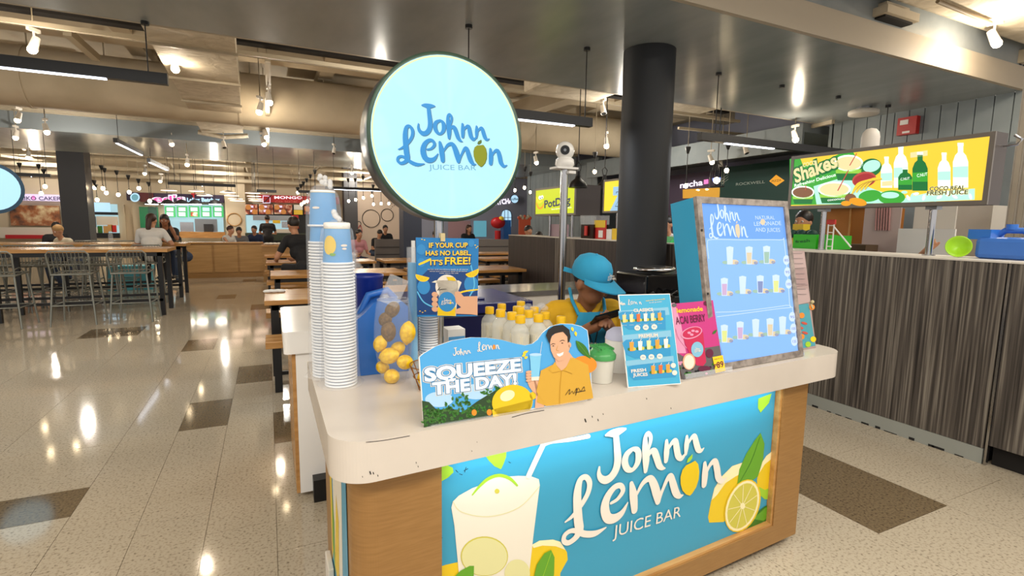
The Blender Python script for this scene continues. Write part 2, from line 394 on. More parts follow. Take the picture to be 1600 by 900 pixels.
# insulated duct along Y
a=onz(240,44,3.42); b=onz(317,206,3.42); 
x0=-1.02; x1=-.12
e=T('insulated_duct','wide cream wrapped duct running towards the back hall','duct',(-.5,9,3.3))
pa=onz(236,48,3.38); pb=onz(352,60,3.38); pc=onz(380,208,3.38); pe=onz(316,208,3.38)
m=MB(); m.prism([(pa.x-.05,6.12),(pb.x+.1,6.12),(pc.x,pc.y),(pe.x,pe.y)],3.38,3.95,'wrap'); P('duct_body',m,e,bevel=.05)
m=MB(); m.tube([(pe.x-.08,pe.y,3.40),((pe.x+pc.x)/2,pe.y+.03,3.33),(pc.x+.08,pe.y,3.40)],.05,'wrap',8); P('wrap_end',m,e)
for k in range(3):
    y=7.0+k*1.5; f_=(y-6.12)/(pc.y-6.12); xl=pa.x-.05+(pe.x-pa.x+.05)*f_; xr=pb.x+.1+(pc.x-pb.x-.1)*f_
    m=MB(); m.bar((xl-.02,y,3.365),(xr+.02,y,3.365),.04,.03,'cream_rail'); P('strap',m,e)
# small side duct with grille
g=onz(502,165,3.9); m=MB(); m.box((g.x-.7,g.y-.35,4.0),(g.x+.7,g.y+.4,4.14),'cream'); t=thing1('grille_box',m,'cream duct box with slotted grille between the ducts','vent')
m=MB(); 
for k in range(9): m.box((g.x-.3+k*.07,g.y-.25,3.975),(g.x-.27+k*.07,g.y+.15,4.0),'cream_dark')
P('grille_slats',m,t)
# dark recess + boxes beyond
m=MB(); m.box((-14,12.9,3.75),(8.9,13.0,4.44),'void'); thing1('ceiling_recess',m,'dark recess strip above the far soffit','recess')
for px0,px1,lb in ((0,112,'small cream box in the dark ceiling recess at far left'),(480,565,'small cream louvred box in the dark ceiling recess beside the round sign')):
    a=ony(px0,192,12.6); b=ony(px1,170,12.6); m=MB(); m.box((a.x,12.5,3.72),(b.x,12.88,4.05),'cream'); t=thing1('louvre_box',m,lb,'duct box')
    for k in range(4): m=MB(); x=a.x+(b.x-a.x)*(k+.5)/4; m.box((x,12.49,3.72),(x+.03,12.5,4.05),'cream_dark'); P('slat',m,t)
# track rails and pipes
def rail(p,q,w,h,label,mt='cream_rail',name='track_rail',cat='rail'):
    m=MB(); m.bar(p,q,w,h,mt); return thing1(name,m,label,cat)
ra=onz(0,30,3.62); RY=ra.y
rail((-8,RY,3.62),(8.8,RY,3.62),.05,.05,'cream lighting track just behind the near soffit')
rail((-9,13.9,3.66),(8.8,13.9,3.66),.05,.05,'cream lighting track along the far soffit')
rail((-9,RY+.35,3.86),(8.8,RY+.35,3.86),.16,.05,'dark cable tray above the near track','void','cable_tray','tray')
def diag(px,qx,zp,zq,r,label,mt='cream_rail'):
    m=MB(); m.bar(onz(*px,zp),onz(*qx,zq),r,r,mt); return thing1('pipe',m,label,'pipe')
diag((0,150),(104,200),3.7,3.65,.06,'diagonal cream pipe at the far left of the ceiling')
diag((105,50),(150,90),4.0,3.9,.1,'short cream diagonal brace above the left linear lamp')
diag((187,125),(272,212),3.75,3.65,.05,'cream diagonal pipe beside the wrapped duct')
diag((100,238),(250,256),3.35,3.3,.06,'cream diagonal pipe beyond the far soffit, upper')
diag((0,243),(150,262),3.2,3.15,.06,'cream diagonal pipe beyond the far soffit, lower')
diag((418,92),(420,150),3.62,3.5,.07,'cream drop pipe over the hanging spotlight cluster')
diag((418,150),(418,232),3.45,3.3,.07,'perforated cream channel holding the hanging spotlights')
for i,(y,z) in enumerate([(18.8,3.55),(19.5,3.3),(20.1,3.05),(20.6,2.85)]):
    m=MB(); m.tube([(-10,y,z),(6.5,y,z)],.07,'cream',10); thing1('pipe',m,'cream pipe across the far hall, %s from the top'%ORD[i],'pipe')
for i,x in enumerate((-6.5,-3,-.8,.6,3.0)):
    m=MB(); m.tube([(x,18.4,4.3),(x+.3,20.7,2.9)],.04,'cream',8); thing1('pipe',m,'thin cream pipe sloping across the far hall, %s from the left'%ORD[i],'pipe')
# ceiling region right of sign: diagonal ducts seen through the gap
a=onz(870,190,3.7); b=onz(935,150,3.7)
m=MB(); m.box((3.6,6.6,3.45),(4.9,7.3,4.13),'wrap'); thing1('insulated_duct',m,'cream wrapped duct box left of the black column','duct',bevel=.05)
m=MB(); m.box((5.6,6.6,3.5),(7.2,7.3,4.13),'wrap'); thing1('insulated_duct',m,'cream wrapped duct box right of the black column','duct',bevel=.05)
diag((790,180),(905,140),3.9,3.9,.3,'wide cream diagonal duct just right of the round sign')
diag((1050,250),(1302,190),3.35,3.25,.06,'cream track rising towards the grey plank wall')
diag((1060,200),(1180,212),3.5,3.5,.05,'thin cream conduit right of the black column')
m=MB(); m.box((8.6,6.2,3.15),(11,13,3.3),'fascia_grey'); m.box((8.55,6.2,2.85),(8.6,13,3.3),'plank_grey'); ST('trim_3',m,'grey bulkhead above the far right storefronts')
# near side of the soffit, top right corner
m=MB(); m.box((3.4,1.6,3.75),(12,3.35,4.4),'wrap'); t=thing1('insulated_duct',m,'cream wrapped duct in the top right corner','duct',bevel=.06)
a=onz(1376,38,3.62); m=MB()
m.box((a.x-.28,a.y-.22,3.62),(a.x+.28,a.y+.22,3.70),'cream'); m.box((a.x-.24,a.y-.18,3.6),(a.x+.24,a.y+.18,3.622),'void'); m.box((a.x-.2,a.y-.16,3.7),(a.x+.2,a.y+.16,3.76),'cream')
thing1('ceiling_vent',m,'square cream vent with black opening below the top right duct','vent')
a=onz(1585,106,3.62); m=MB(); m.box((a.x-.3,a.y-.2,3.6),(a.x+.6,a.y+.2,3.76),'cream'); t=thing1('ceiling_vent',m,'slotted cream vent at the right edge','vent')
m=MB(); 
for k in range(8): m.box((a.x-.25+k*.1,a.y-.15,3.59),(a.x-.2+k*.1,a.y+.15,3.602),'void')
P('vent_slats',m,t)
m=MB(); m.tube([onz(1465,2,3.7),onz(1548,36,3.7)],.02,'cream_dark',6); thing1('pipe',m,'thin pipe on the top right duct','pipe')
# ================================================ LAMPS
def topz(y): return SZ if (3.45<y<6.06 or 14.2<y<18.2) else 4.45
def hang(a,t,r=.007,name='drop_rod'):
    z=topz(a.y)
    if z>a.z+.02: m=MB(); m.tube([a,(a.x,a.y,z)],r,'cream_rail',4); P(name,m,t)
def spot_proto(on):
    r=T('track_spotlight','x','spotlight',(0,0,0),'white track spotlights'); m=MB(); m.box((-.02,-.07,-.02),(.02,.07,.02),'white_warm'); P('track_adapter',m,r)
    m=MB(); m.tube([(0,0,-.02),(0,0,-.1)],.012,'white_warm',6); P('stem',m,r)
    m=MB(); m.tube([(0,.03,-.08),(0,-.03,-.22)],[.038,.05],'white_warm',12); h=P('lamp_head',m,r)
    if on: m=MB(); m.ball((0,-.036,-.23),.048,'bulb',10); P('lit_lens',m,r)
    else: m=MB(); m.tube([(0,-.03,-.22),(0,-.031,-.222)],.042,'black',10); P('lens',m,r)
    return r
sp_on=spot_proto(True); sp_off=spot_proto(False)
spots=[(55,78,3.6,1,'near the top left corner above the black linear lamp'),(273,108,3.55,1,'on the left edge of the wrapped duct'),(420,160,3.45,1,'topmost of the hanging cluster'),(407,175,3.4,1,'left one of the hanging cluster'),(415,214,3.35,1,'lower middle of the hanging cluster'),(411,225,3.3,1,'lowest of the hanging cluster'),
(30,188,3.5,1,'at the far left in front of the far soffit'),(72,206,3.5,1,'second along the far soffit'),(26,215,3.3,1,'below the far soffit at the far left'),(45,246,3.15,1,'beyond the far soffit at the left'),(267,225,3.4,1,'left of the pipe brace under the far soffit'),
(350,231,3.4,0,'switched off, white, under the wrapped duct'),(522,240,3.4,0,'switched off, above the cup bags'),(942,178,3.5,0,'switched off, left of the black column'),(1165,240,3.1,0,'switched off, on the rising right rail'),
(550,270,3.2,1,'against the dark column left of the round sign'),(947,228,3.1,1,'just left of the black column'),(1241,218,3.15,1,'bright one below the right end of the soffit'),(1110,253,3.0,1,'on the rising rail above the purple storefront'),(1126,262,2.95,0,'switched off, at the low end of the rising rail'),
(837,254,3.1,1,'right of the round sign'),(293,257,3.0,1,'near the centre left ceiling, upper'),(252,283,2.9,1,'near the centre left ceiling, lower'),(227,271,3.0,1,'beyond the far soffit above the pink sign'),(1551,68,3.75,1,'brightest one in the top right corner')]
for i,(x,y,z,on,lb) in enumerate(spots):
    p=onz(x,y,z-.22)
    if 14.2<p.y<18.2: z=min(z,3.26); p=onz(x,y,z-.22)
    if p.y>20.5: p=ony(x,y,20.2)
    r_=place(sp_on if on else sp_off,(p.x,p.y,p.z+.22),random.uniform(-.7,.7),'white track spotlight '+lb,first=(i==0 or i==11))
    zt=topz(p.y)-(p.z+.22)
    if zt>.04: m=MB(); m.tube([(0,0,.02),(0,0,zt)],.008,'cream_rail',5); o=P('drop_rod',m,None); o.parent=r_
for x,y,z,e in ((55,78,3.3,20),(273,108,3.3,20),(415,190,3.2,20),(1551,68,3.45,45),(1241,218,2.9,15),(547,270,2.9,15)):
    p=onz(x,y,z); point('spotlight_glow',p,e,r=.04)
# pendants
def pend(lb,rose,bulb,zr,r=.05,group='bare bulb pendants',mt='bulb'):
    a=onz(rose[0],rose[1],zr)
    if a.y>18.6 or a.y<0: a=ony(rose[0],rose[1],18.6)
    if 14<a.y<18.3 and a.z>3.2: a=onz(rose[0],rose[1],3.2)
    k=(a-EYE).dot(fw); b=fd(bulb[0],bulb[1],k); b=Vector((a.x,a.y,b.z))
    t=T('pendant_lamp',lb,'pendant lamp',(a.x,a.y,b.z),group)
    m=MB(); m.lathe([(.02,-.1),(.055,0),(.055,.03)],a,'black',10); P('ceiling_rose',m,t)
    m=MB(); m.tube([a,b+Vector((0,0,.05))],.008,'black',5); P('cord',m,t)
    m=MB(); m.lathe([(.022,.03),(.02,.09)],b,'black',8); P('socket',m,t)
    m=MB(); m.ball(b,(r,r,r*1.2),mt,10); P('bulb',m,t)
    hang(a,t)
    return t
PL=[((30,256),(36,296)),((68,266),(62,291)),((60,258),(73,302)),((99,270),(103,307)),((158,260),(158,294)),((147,283),(135,293)),((182,268),(185,304)),((200,275),(200,300)),((216,281),(213,294)),((232,286),(232,314)),((163,264),(163,301)),((150,290),(149,312))]
for i,(a,b) in enumerate(PL): pend('glowing bare bulb pendant over the left tables, %s from the left of its row'%ORD[i],a,b,3.0)
PM=[((492,267),(493,305)),((485,274),(480,311)),((479,280),(474,314)),((474,285),(470,316)),((470,289),(465,319)),((465,294),(462,301))]
for i,(a,b) in enumerate(PM): pend('bare bulb pendant in the slanting row left of the cup stacks, %s from the right'%ORD[i],a,b,3.0,.045)
PR=[((544,280),(544,314)),((555,280),(555,312)),((567,276),(567,309)),((581,297),(581,306)),((583,290),(583,319)),((595,285),(595,318)),((607,290),(607,318))]
for i,(a,b) in enumerate(PR): pend('bare bulb pendant before the white circle wall, %s from the left'%ORD[i],a,b,3.0,.045)
PX=[((820,262),(820,293)),((829,270),(829,300)),((930,240),(930,268)),((805,265),(806,297)),((1138,225),(1138,266)),((1075,232),(1081,290))]
for i,(a,b) in enumerate(PX): pend('bare bulb pendant right of the round sign, %s'%['above the yellow banana sign','lowest beside the yellow banana sign','beside the grey ribbed wall','next to the small round coffee sign','hanging in front of the green hoarding','above the purple storefront sign'][i],a,b,3.0,.04)
m=MB(); m.bar(onz(463,296,3.05),onz(500,260,3.05),.05,.05,'cream_rail'); thing1('track_rail',m,'slanting rail carrying the bare bulb row','rail')
m=MB(); m.bar(onz(540,292,3.05),onz(650,250,3.05),.05,.05,'cream_rail'); thing1('track_rail',m,'rail carrying the pendants before the circle wall','rail')
# disc pendants
DL=[(264,298),(307,299),(320,306),(356,301),(362,306),(368,311),(371,314),(395,302),(397,307),(399,311),(400,314)]
for i,(x,y) in enumerate(DL):
    p=onz(x,y,2.42) if i>2 else onz(x,y,2.5)
    if p.y>19: p=ony(x,y,19-.35*(i%4))
    t=T('disc_pendant','flat glowing disc pendant before the back stalls, %s from the left'%ORD[i],'pendant lamp',(p.x,p.y,p.z),'flat disc pendants')
    m=MB(); m.lathe([(.21,0),(.21,.006)],p,'disc_glow',16); P('diffuser',m,t)
    m=MB(); m.lathe([(.22,.007),(.11,.05),(.01,.07)],p,'white_warm',16); P('shade',m,t)
    m=MB(); m.tube([p+Vector((0,0,.07)),(p.x,p.y,topz(p.y))],.006,'black',4); P('cord',m,t)
# black barn pendants
for i,(x,y,h,w) in enumerate(((903,289,52,30),(944,292,52,30))):
    p=fd(x,y,7.5+i*1.2); t=T('barn_pendant','black barn pendant lamp, %s the yellow numeral sign'%('left of' if i==0 else 'partly behind'),'pendant lamp',p)
    m=MB(); m.lathe([(.14,-.04),(.13,0),(.10,.05),(.05,.09),(.035,.14),(.03,.2)],p,'black',16); P('lamp_shade',m,t)
    m=MB(); m.tube([p+Vector((-.03,0,.2)),p+Vector((-.05,0,.28)),p+Vector((0,0,.33)),p+Vector((.05,0,.28)),p+Vector((.03,0,.2))],.008,'black',5); P('bracket',m,t)
    m=MB(); m.tube([p+Vector((0,0,.33)),Vector((p.x,p.y,topz(p.y)))],.007,'black',5); P('cord',m,t)
    m=MB(); m.lathe([(.12,-.035),(.12,-.03)],p,'white_warm',12); P('diffuser',m,t)
# cage pendant
p=fd(1120,280,8.0); t=T('cage_pendant','black wire cage pendant with a warm bulb before the green hoarding','pendant lamp',p)
m=MB()
for k in range(6):
    a=PI*k/3; m.tube([p+Vector((.02*math.cos(a),.02*math.sin(a),.25)),p+Vector((.09*math.cos(a),.09*math.sin(a),.16)),p+Vector((.11*math.cos(a),.11*math.sin(a),0)),p+Vector((.11*math.cos(a),.11*math.sin(a),-.12))],.006,'black',4)
m.lathe([(.115,-.12),(.115,-.11)],p,'black',12); P('wire_cage',m,t)
m=MB(); m.ball(p+Vector((0,0,-.02)),.05,'bulb',10); P('bulb',m,t)
m=MB(); m.tube([p+Vector((0,0,.03)),Vector((p.x,p.y,topz(p.y)))],.008,'black',5); P('cord',m,t)
# linear lamps
def linear(lb,p,q,lit=(0,1),h=.09,w=.075,cords=(),e=0):
    p=Vector(p); q=Vector(q); t=T('linear_lamp',lb,'linear lamp',(p+q)/2)
    m=MB(); m.bar(p,q,w,h,'black'); P('housing',m,t)
    a=p.lerp(q,lit[0]); b=p.lerp(q,lit[1]); m=MB(); dn=Vector((0,0,-h/2-.004)); m.bar(a+dn,b+dn,w*.62,.012,'led_white'); P('diffuser',m,t)
    for c in cords:
        c0=p.lerp(q,c); m=MB(); m.tube([c0,(c0.x,c0.y,SZ if c0.y<6.1 else 4.4)],.006,'black',5); P('cord',m,t)
        m=MB(); m.lathe([(.035,-.03),(.035,0)],(c0.x,c0.y,SZ if c0.y<6.1 else 4.4),'black',10); P('ceiling_rose',m,t)
    if e:
        c0=(a+b)/2+Vector((0,0,-h/2-.03)); d=(b-a); area('linear_lamp_light',c0,.05,d.length,e,(.92,.96,1),(0,0,math.atan2(d.y,d.x)-PI/2))
    return t
# anchors of the row under the soffit lie on Y=4.7
A=onz(727,38,SZ); B=onz(910,72,SZ); b=onp(923,195,Vector((0,4.7,0)),Vector((0,1,0))); z=ony(905,190,4.7).z
linear('black linear lamp partly hidden by the round sign',(A.x-.1,4.7,z),(b.x,4.7,z),(.05,.86),cords=(.09,.95),e=22)
a=ony(1093,213,4.7); b=ony(1228,232,4.7); linear('black linear lamp right of the black column',(a.x,4.7,a.z),(8.2,4.7,a.z),(.12,.36),cords=(.07,),e=16)
for i,(x,y) in enumerate(((1222,133),(1310,150),(1388,164))):
    a=onz(x,y,SZ); m=MB(); m.lathe([(.035,-.035),(.035,0)],(a.x,a.y,SZ),'black',10)
    if i==2: m.tube([(a.x,a.y,SZ),(a.x,a.y,2.2)],.006,'black',5)
    thing1('cable_anchor',m,'small black cable anchor on the soffit, %s'%['left one near the streak of light','middle one by the smoke detector','right one with a black cord'][i],'anchor')
a=onz(0,96,2.78); b=onz(262,124,2.78); yy=(a.y+b.y)/2
linear('long lit black linear lamp at the top left',(a.x-2.2,yy,2.78),(b.x,yy,2.78),(.05,.86),cords=(.955,),h=.1,e=25)
a=onz(180,219,3.1); b=onz(222,240,3.1); linear('short angled white linear lamp under the far soffit',a,b,(.05,.97),cords=(.1,))
a=onz(232,250,2.95); b=onz(262,264,2.95); linear('short angled white linear lamp beyond the far soffit',a,b,(.05,.97),cords=(.1,))
for i,(x0,x1,y) in enumerate(((18,79,272),(262,368,286),(401,432,298),(465,495,299),(508,640,293))):
    a=ony(x0,y,14.5); b=ony(x1,y+1,14.5); linear('black unlit linear lamp over the far tables, %s from the left'%ORD[i],(a.x,14.5,a.z),(b.x,14.5,a.z),(.1,.9) if i==4 else (.49,.5),cords=(.1,.9),h=.07,w=.06)
# smoke detector, fire alarm, bell cover
a=onz(1350,168,SZ); t=T('smoke_detector','round white smoke detector on the grey soffit','detector',a)
m=MB(); m.lathe([(.12,-.03),(.17,-.035),(.20,-.05),(.20,-.10),(.19,-.11),(0.0001,-.11)],a+Vector((0,0,.0)),'white_warm',24); P('detector_body',m,t)
m=MB(); m.lathe([(.10,-.03),(.10,0)],a,'steel_grey',20); P('mounting_base',m,t)
a=onx(1420,197,8.9); t=T('fire_alarm','red fire alarm box on the grey plank wall','alarm',a)
m=MB(); m.box((8.84,a.y-.13,a.z-.13),(8.935,a.y+.13,a.z+.13),mat('red','b3201c',.4)); P('alarm_box',m,t)
m=MB(); m.box((8.83,a.y-.02,a.z+.02),(8.84,a.y+.09,a.z+.09),'white'); P('alarm_lens',m,t); m=MB(); m.box((8.835,a.y-.05,a.z-.11),(8.84,a.y+.05,a.z-.08),'white'); P('alarm_label',m,t)
a=onx(1361,207,4.28); a.z=2.086; m=MB(); m.lathe([(.062,0),(.062,.085),(.055,.12),(.035,.145),(.0001,.155)],a,'white_warm',18); t=thing1('vent_cap',m,'white capsule shaped cap rising behind the shakes sign','vent cap')
a=onz(910,72,SZ)
# ================================================ JUICE BAR
BF=lambda X:1.2646+.0615*X
ZT=.90; UX=Vector((1,.0615,0)).normalized(); UZ=Vector((0,0,1)); UN=UX.cross(UZ)
def arc(cx,cy,r,a0,a1,n=8): return [(cx+r*math.cos(R(a0+(a1-a0)*i/n)),cy+r*math.sin(R(a0+(a1-a0)*i/n))) for i in range(n+1)]
mat('print_blue','3596b8',.35); mat('leaf','5f9d22',.4); mat('leaf_light','9cc932',.4); mat('leaf_dark','2f6f1c',.4); mat('lemon_print','e3c017',.4); mat('lemon_hi','f1e6b4',.4); mat('cup_print','e4dccb',.4); mat('slice_print','d9d49a',.4); mat('slice_in','c9c04a',.4)
mat('print_white','e6dccf',.4); mat('logo_yellow','dfbd0c',.4); mat('led_strip','d8f4ff',.5,0,2)
bar=T('juice_bar_counter','white topped juice bar counter with wooden body and a blue lemon front panel','bar counter',(1.2,1.5,0))
pts=[(.119,2.14)]+[(.119,1.40)]+arc(.219,BF(.219)+.10,.10,180,270-(-3),18)+[(2.25,BF(2.25))]+arc(2.26,BF(2.26)+.11,.11,-86,0,18)+[(2.375,1.55),(2.34,1.60),(2.27,1.63),(1.12,1.66),(1.12,2.14)]
m=MB(); m.prism(pts,.787,ZT,'solid_white'); P('countertop',m,bar,bevel=.006)
m=MB(); m.prism([(.17,2.08),(.17,1.42)]+arc(.24,BF(.24)+.115,.07,180,268,16)+[(.42,BF(.42)+.045),(.42,BF(.42)+.075),(1.99,BF(1.99)+.075),(1.99,1.60),(1.05,1.62),(1.05,2.08)],.04,.787,'wood_body',smooth=False); P('body',m,bar)
m=MB(); m.prism([(1.99,BF(1.99)+.045),(2.165,BF(2.165)+.045),(2.165,1.60),(1.99,1.60)],.04,.787,'wood_body'); P('end_post',m,bar)
m=MB(); m.prism([(.42,BF(.42)+.045),(1.99,BF(1.99)+.045),(1.99,BF(1.99)+.0745),(.42,BF(.42)+.0745)],.04,.13,'wood_body'); P('bottom_rail',m,bar)
m=MB(); m.prism([(.42,BF(.42)+.05),(1.975,BF(1.975)+.05),(1.975,BF(1.975)+.0745),(.42,BF(.42)+.0745)],.131,.143,'wood_table'); m.prism([(1.975,BF(1.975)+.05),(1.989,BF(1.989)+.05),(1.989,BF(1.989)+.0745),(1.975,BF(1.975)+.0745)],.131,.786,'wood_table'); P('frame_lip',m,bar,'light wooden lip around the panel')
m=MB(); m.prism([(.25,1.45),(2.1,1.52),(2.1,1.58),(1.0,1.6),(1.0,2.0),(.25,2.0)],0,.04,'black'); P('toe_base',m,bar)
m=MB(); m.prism([(.43,BF(.43)+.02),(1.97,BF(1.97)+.02),(1.97,BF(1.97)+.035),(.43,BF(.43)+.035)],.785,.7868,'led_strip'); P('light_strip',m,bar,'white light strip under the counter edge')
area('counter_strip_light',(1.2,BF(1.2)+.03,.772),1.5,.02,2.6,(.8,.95,1),(R(-12),0,R(3.5)))
O=Vector((.42,BF(.42)+.073,0))
A=Art(O,UX,UZ,.0005)
A.px=False; A.poly([(.003,.143),(1.555,.143),(1.555,.786),(.003,.786)],'print_blue',0); 
for q in ((.0,.787),): pass
pp=P('front_panel',A,bar,'blue lemon print with the white logo')
A=Art(O,UX,UZ,.0005); z3=lambda u,v:(670+u/4.2857,690+v/4.2857); z4=lambda u,v:(1080+u/3.75,600+v/3.75)
A.poly([z3(*p) for p in [(42,165),(110,150),(160,175),(165,205),(130,240),(80,268),(42,285)]],'leaf_light',1)
A.poly([z3(*p) for p in [(370,85),(520,45),(518,100),(500,150),(483,185),(440,165),(405,130)]],'leaf_light')
A.poly([z3(*p) for p in [(42,900),(42,850),(110,825),(200,805),(210,900)]],'lemon_print')
A.poly([z3(*p) for p in [(640,1160),(690,690),(740,665),(830,655),(880,670),(925,740),(930,790),(880,880),(870,1160)]],'lemon_print')
A.poly([z3(*p) for p in [(690,690),(740,662),(830,655),(880,670),(915,725),(850,700),(760,695),(700,712)]],'lemon_hi',2)
A.poly([z3(*p) for p in [(150,440),(160,400),(200,360),(290,310),(360,285),(400,235),(470,218),(540,232),(600,228),(680,230),(735,250),(742,290),(725,420),(700,620),(640,1160),(230,1160),(200,880),(170,560)]],'cup_print',3)
A.rib([(*z3(290,355),2),(*z3(340,295),4),(*z3(400,245),5),(*z3(470,224),5),(*z3(540,245),5),(*z3(590,292),3)],'leaf_light',4)
A.rib([(*z3(160,400),.8),(*z3(220,470),1),(*z3(400,500),1),(*z3(600,440),1),(*z3(738,300),.8)],'slice_print',4)
A.ell(z3(455,330),4,4,'slice_in',n=8)
A.ell(z3(370,765),37,31,'slice_in',n=30,l=5); A.ell(z3(370,767),35.5,29.5,'slice_print',n=30,l=6)
A.ell(z3(590,880),20,22,'slice_print',n=24,l=5)
A.rib([(*z3(665,230),8),(*z3(720,110),8),(*z3(765,15),8)],'print_white',5); A.rib([(*z3(765,15),8),(*z3(820,-5),8),(*z3(940,-14),6),(*z3(1065,-38),7)],'print_white',5)
A.poly([z3(*p) for p in [(160,910),(210,860),(270,828),(300,828),(298,900),(280,1000)]],'leaf',7)
A.poly([z3(*p) for p in [(700,910),(720,820),(770,745),(815,722),(838,770),(835,880),(820,1000)]],'leaf',7); A.line(z3(760,900),z3(815,740),.8,'leaf_light',8)
# right lemons
A.poly([z4(*p) for p in [(300,460),(240,480),(180,540),(135,610),(115,690),(98,780),(105,812),(150,810),(190,808),(260,740),(300,600)]],'lemon_print',1)
A.poly([z4(*p) for p in [(300,460),(240,480),(180,540),(135,610),(118,680),(150,650),(200,580),(260,540),(300,520)]],'lemon_hi',2)
A.poly([z4(*p) for p in [(545,362),(500,372),(440,420),(400,480),(385,560),(390,640),(430,675),(500,675),(530,650)]],'lemon_print',1)
A.poly([z4(*p) for p in [(545,362),(500,372),(440,420),(400,480),(392,530),(430,470),(480,430),(545,410)]],'lemon_hi',2)
A.poly([z4(*p) for p in [(392,600),(400,650),(430,675),(500,675),(530,650),(535,560),(480,600),(430,620)]],'leaf_light',2)
A.poly([z4(*p) for p in [(268,590),(280,500),(320,410),(370,330),(405,285),(428,350),(420,440),(390,540),(350,570)]],'leaf',3); A.rib([(*z4(285,570),.6),(*z4(350,450),.9),(*z4(400,310),.5)],'leaf_dark',4)
A.poly([z4(*p) for p in [(320,840),(370,760),(430,715),(508,690),(506,770),(470,800),(400,835),(340,850)]],'leaf_dark',3); A.poly([z4(*p) for p in [(360,790),(430,725),(500,700),(480,760),(420,800)]],'leaf',4)
A.ell(z4(298,712),26,43,'lemon_print',rot=.35,l=5); A.ell(z4(296,712),24,41,'lemon_hi',rot=.35,l=6); A.ell(z4(296,712),21,37,'slice_in',rot=.35,l=7)
for k in range(9):
    a=2*PI*k/9; c=z4(296,712); ca,sa=math.cos(.35),math.sin(.35); ex,ey=20*math.cos(a),36*math.sin(a); A.line(c,(c[0]+ex*ca-ey*sa,c[1]+ex*sa+ey*ca),.9,'lemon_hi',8)
A.ell(z4(296,712),4,5,'lemon_hi',l=9,n=10)
A.poly([z4(*p) for p in [(392,85),(470,55),(455,110),(405,168),(390,140)]],'leaf_light',2); A.poly([z4(*p) for p in [(505,450),(530,430),(530,480),(510,478)]],'leaf',4); A.poly([z4(*p) for p in [(548,32),(568,28),(566,60),(556,50)]],'leaf_light',2)
# worn scratches near the top left corner
for a,b in (((180,190),(195,205)),((205,215),(225,222)),((235,195),(262,180)),((240,205),(250,170)),((535,135),(548,142)),((84,640),(90,645))): A.line(z3(*a),z3(*b),.7,'black',1)
logo(A,.842,.562,.83,'print_white','logo_yellow','leaf_light',ex=(1,.04),l=10,sub=5,hscale=.84)
A.px=True; A.text('JUICE BAR',(956,839),(1062,806),19,'print_white',l=10)
P('printed_artwork',A,pp)
# left side panel
A=Art((.168,2.08,0),(0,-1,0),UZ,.0005); A.px=False
A.poly([(.20,.14),(.66,.14),(.66,.786),(.20,.786)],'print_blue',1)
A.poly([(.30,.30),(.52,.30),(.56,.70),(.30,.76)],'cup_print',2); A.poly([(.20,.2),(.27,.3),(.26,.786),(.20,.786)],'logo_yellow',2); A.poly([(.30,.25),(.42,.22),(.46,.5),(.40,.56)],'lemon_print',3); A.poly([(.24,.3),(.30,.2),(.32,.42),(.27,.5)],'leaf',3)
P('side_panel',A,bar,'blue lemon print on the left side of the bar')
# chips and scratches on the counter edge
A=Art((.42,BF(.42)-.0006,0),UX,UZ,.0003); A.px=True
for x,y,w in ((578,737,2),(583,738,1.5),(566,744,1),(590,742,1.2),(650,722,1),(653,728,1),(737,704,.8),(914,655,2.2),(925,650,1.2),(934,655,1.4),(942,646,1),(1010,622,1),(1048,637,1),(745,690,.7)): A.line((x,y),(x+.6*w,y+1.8*w),.9*w,'rubber',1)
for pxs in (((800,652),(822,646),(850,641)),((572,691),(600,688),(640,681))): A.rib([(x,y,.9) for x,y in pxs],'rubber',1)
P('edge_wear',A,bar,'dark chips and scratches on the white edge')
# side counter at the back left
sc=T('side_counter','lower white side counter behind the cup stacks, with chipped edge','counter',(.5,3.1,0))
m=MB(); m.prism(arc(.075,2.79,.03,180,270,4)+[(.60,2.76),(.60,3.62)]+arc(.10,3.57,.05,90,180,4),.785,.90,'white_gloss'); P('slab',m,sc,bevel=.004)
m=MB(); m.box((.10,2.775,.03),(.58,3.5,.785),'white_gloss'); P('body',m,sc)
m=MB(); m.box((.082,2.78,.03),(.0995,3.5,.785),'wood_table'); P('edge_board',m,sc,'wooden edge board')
m=MB(); m.box((.16,2.70,.0),(.30,2.774,.12),'black'); m.box((.2,3.2,0),(.5,3.4,.03),'black'); P('foot',m,sc)
m=MB(); m.box((.20,2.755,.79),(.205,2.759,.90),'rubber'); m.box((.20,2.9,.9005),(.24,3.3,.903),'steel_grey'); P('gap_strip',m,sc,'grey strip set in the white top')
m=MB(); m.box((.145,1.80,.0),(.165,1.92,.22),'white_warm'); t=thing1('cable_box',m,'small white box on the floor beside the bar','box',bevel=.004)
# back counter & bin
t=T('back_counter','white back counter with steel edge behind the worker','counter',(2.6,4.2,0))
m=MB(); m.box((1.6,3.95,0),(3.4,4.45,.84),'white_warm'); P('body',m,t); m=MB(); m.box((1.58,3.93,.84),(3.42,4.47,.88),'steel'); P('steel_top',m,t)
mat('navy','141a4a',.35); mat('navy_top','1a2160',.25)
a=onz(828,470,.92); t=T('navy_bin','large navy blue lidded bin behind the juice bottles','bin',(a.x-.5,a.y+.3,0))
m=MB(); m.box((a.x-.95,a.y-.02,0),(a.x-.04,a.y+.62,.86),'navy'); P('bin_body',m,t,bevel=.02)
m=MB(); m.box((a.x-1.0,a.y-.05,.86),(a.x,a.y+.66,.93),'navy_top'); m.box((a.x-.96,a.y+.1,.93),(a.x-.3,a.y+.6,.945),'navy_top'); P('bin_lid',m,t,bevel=.015)
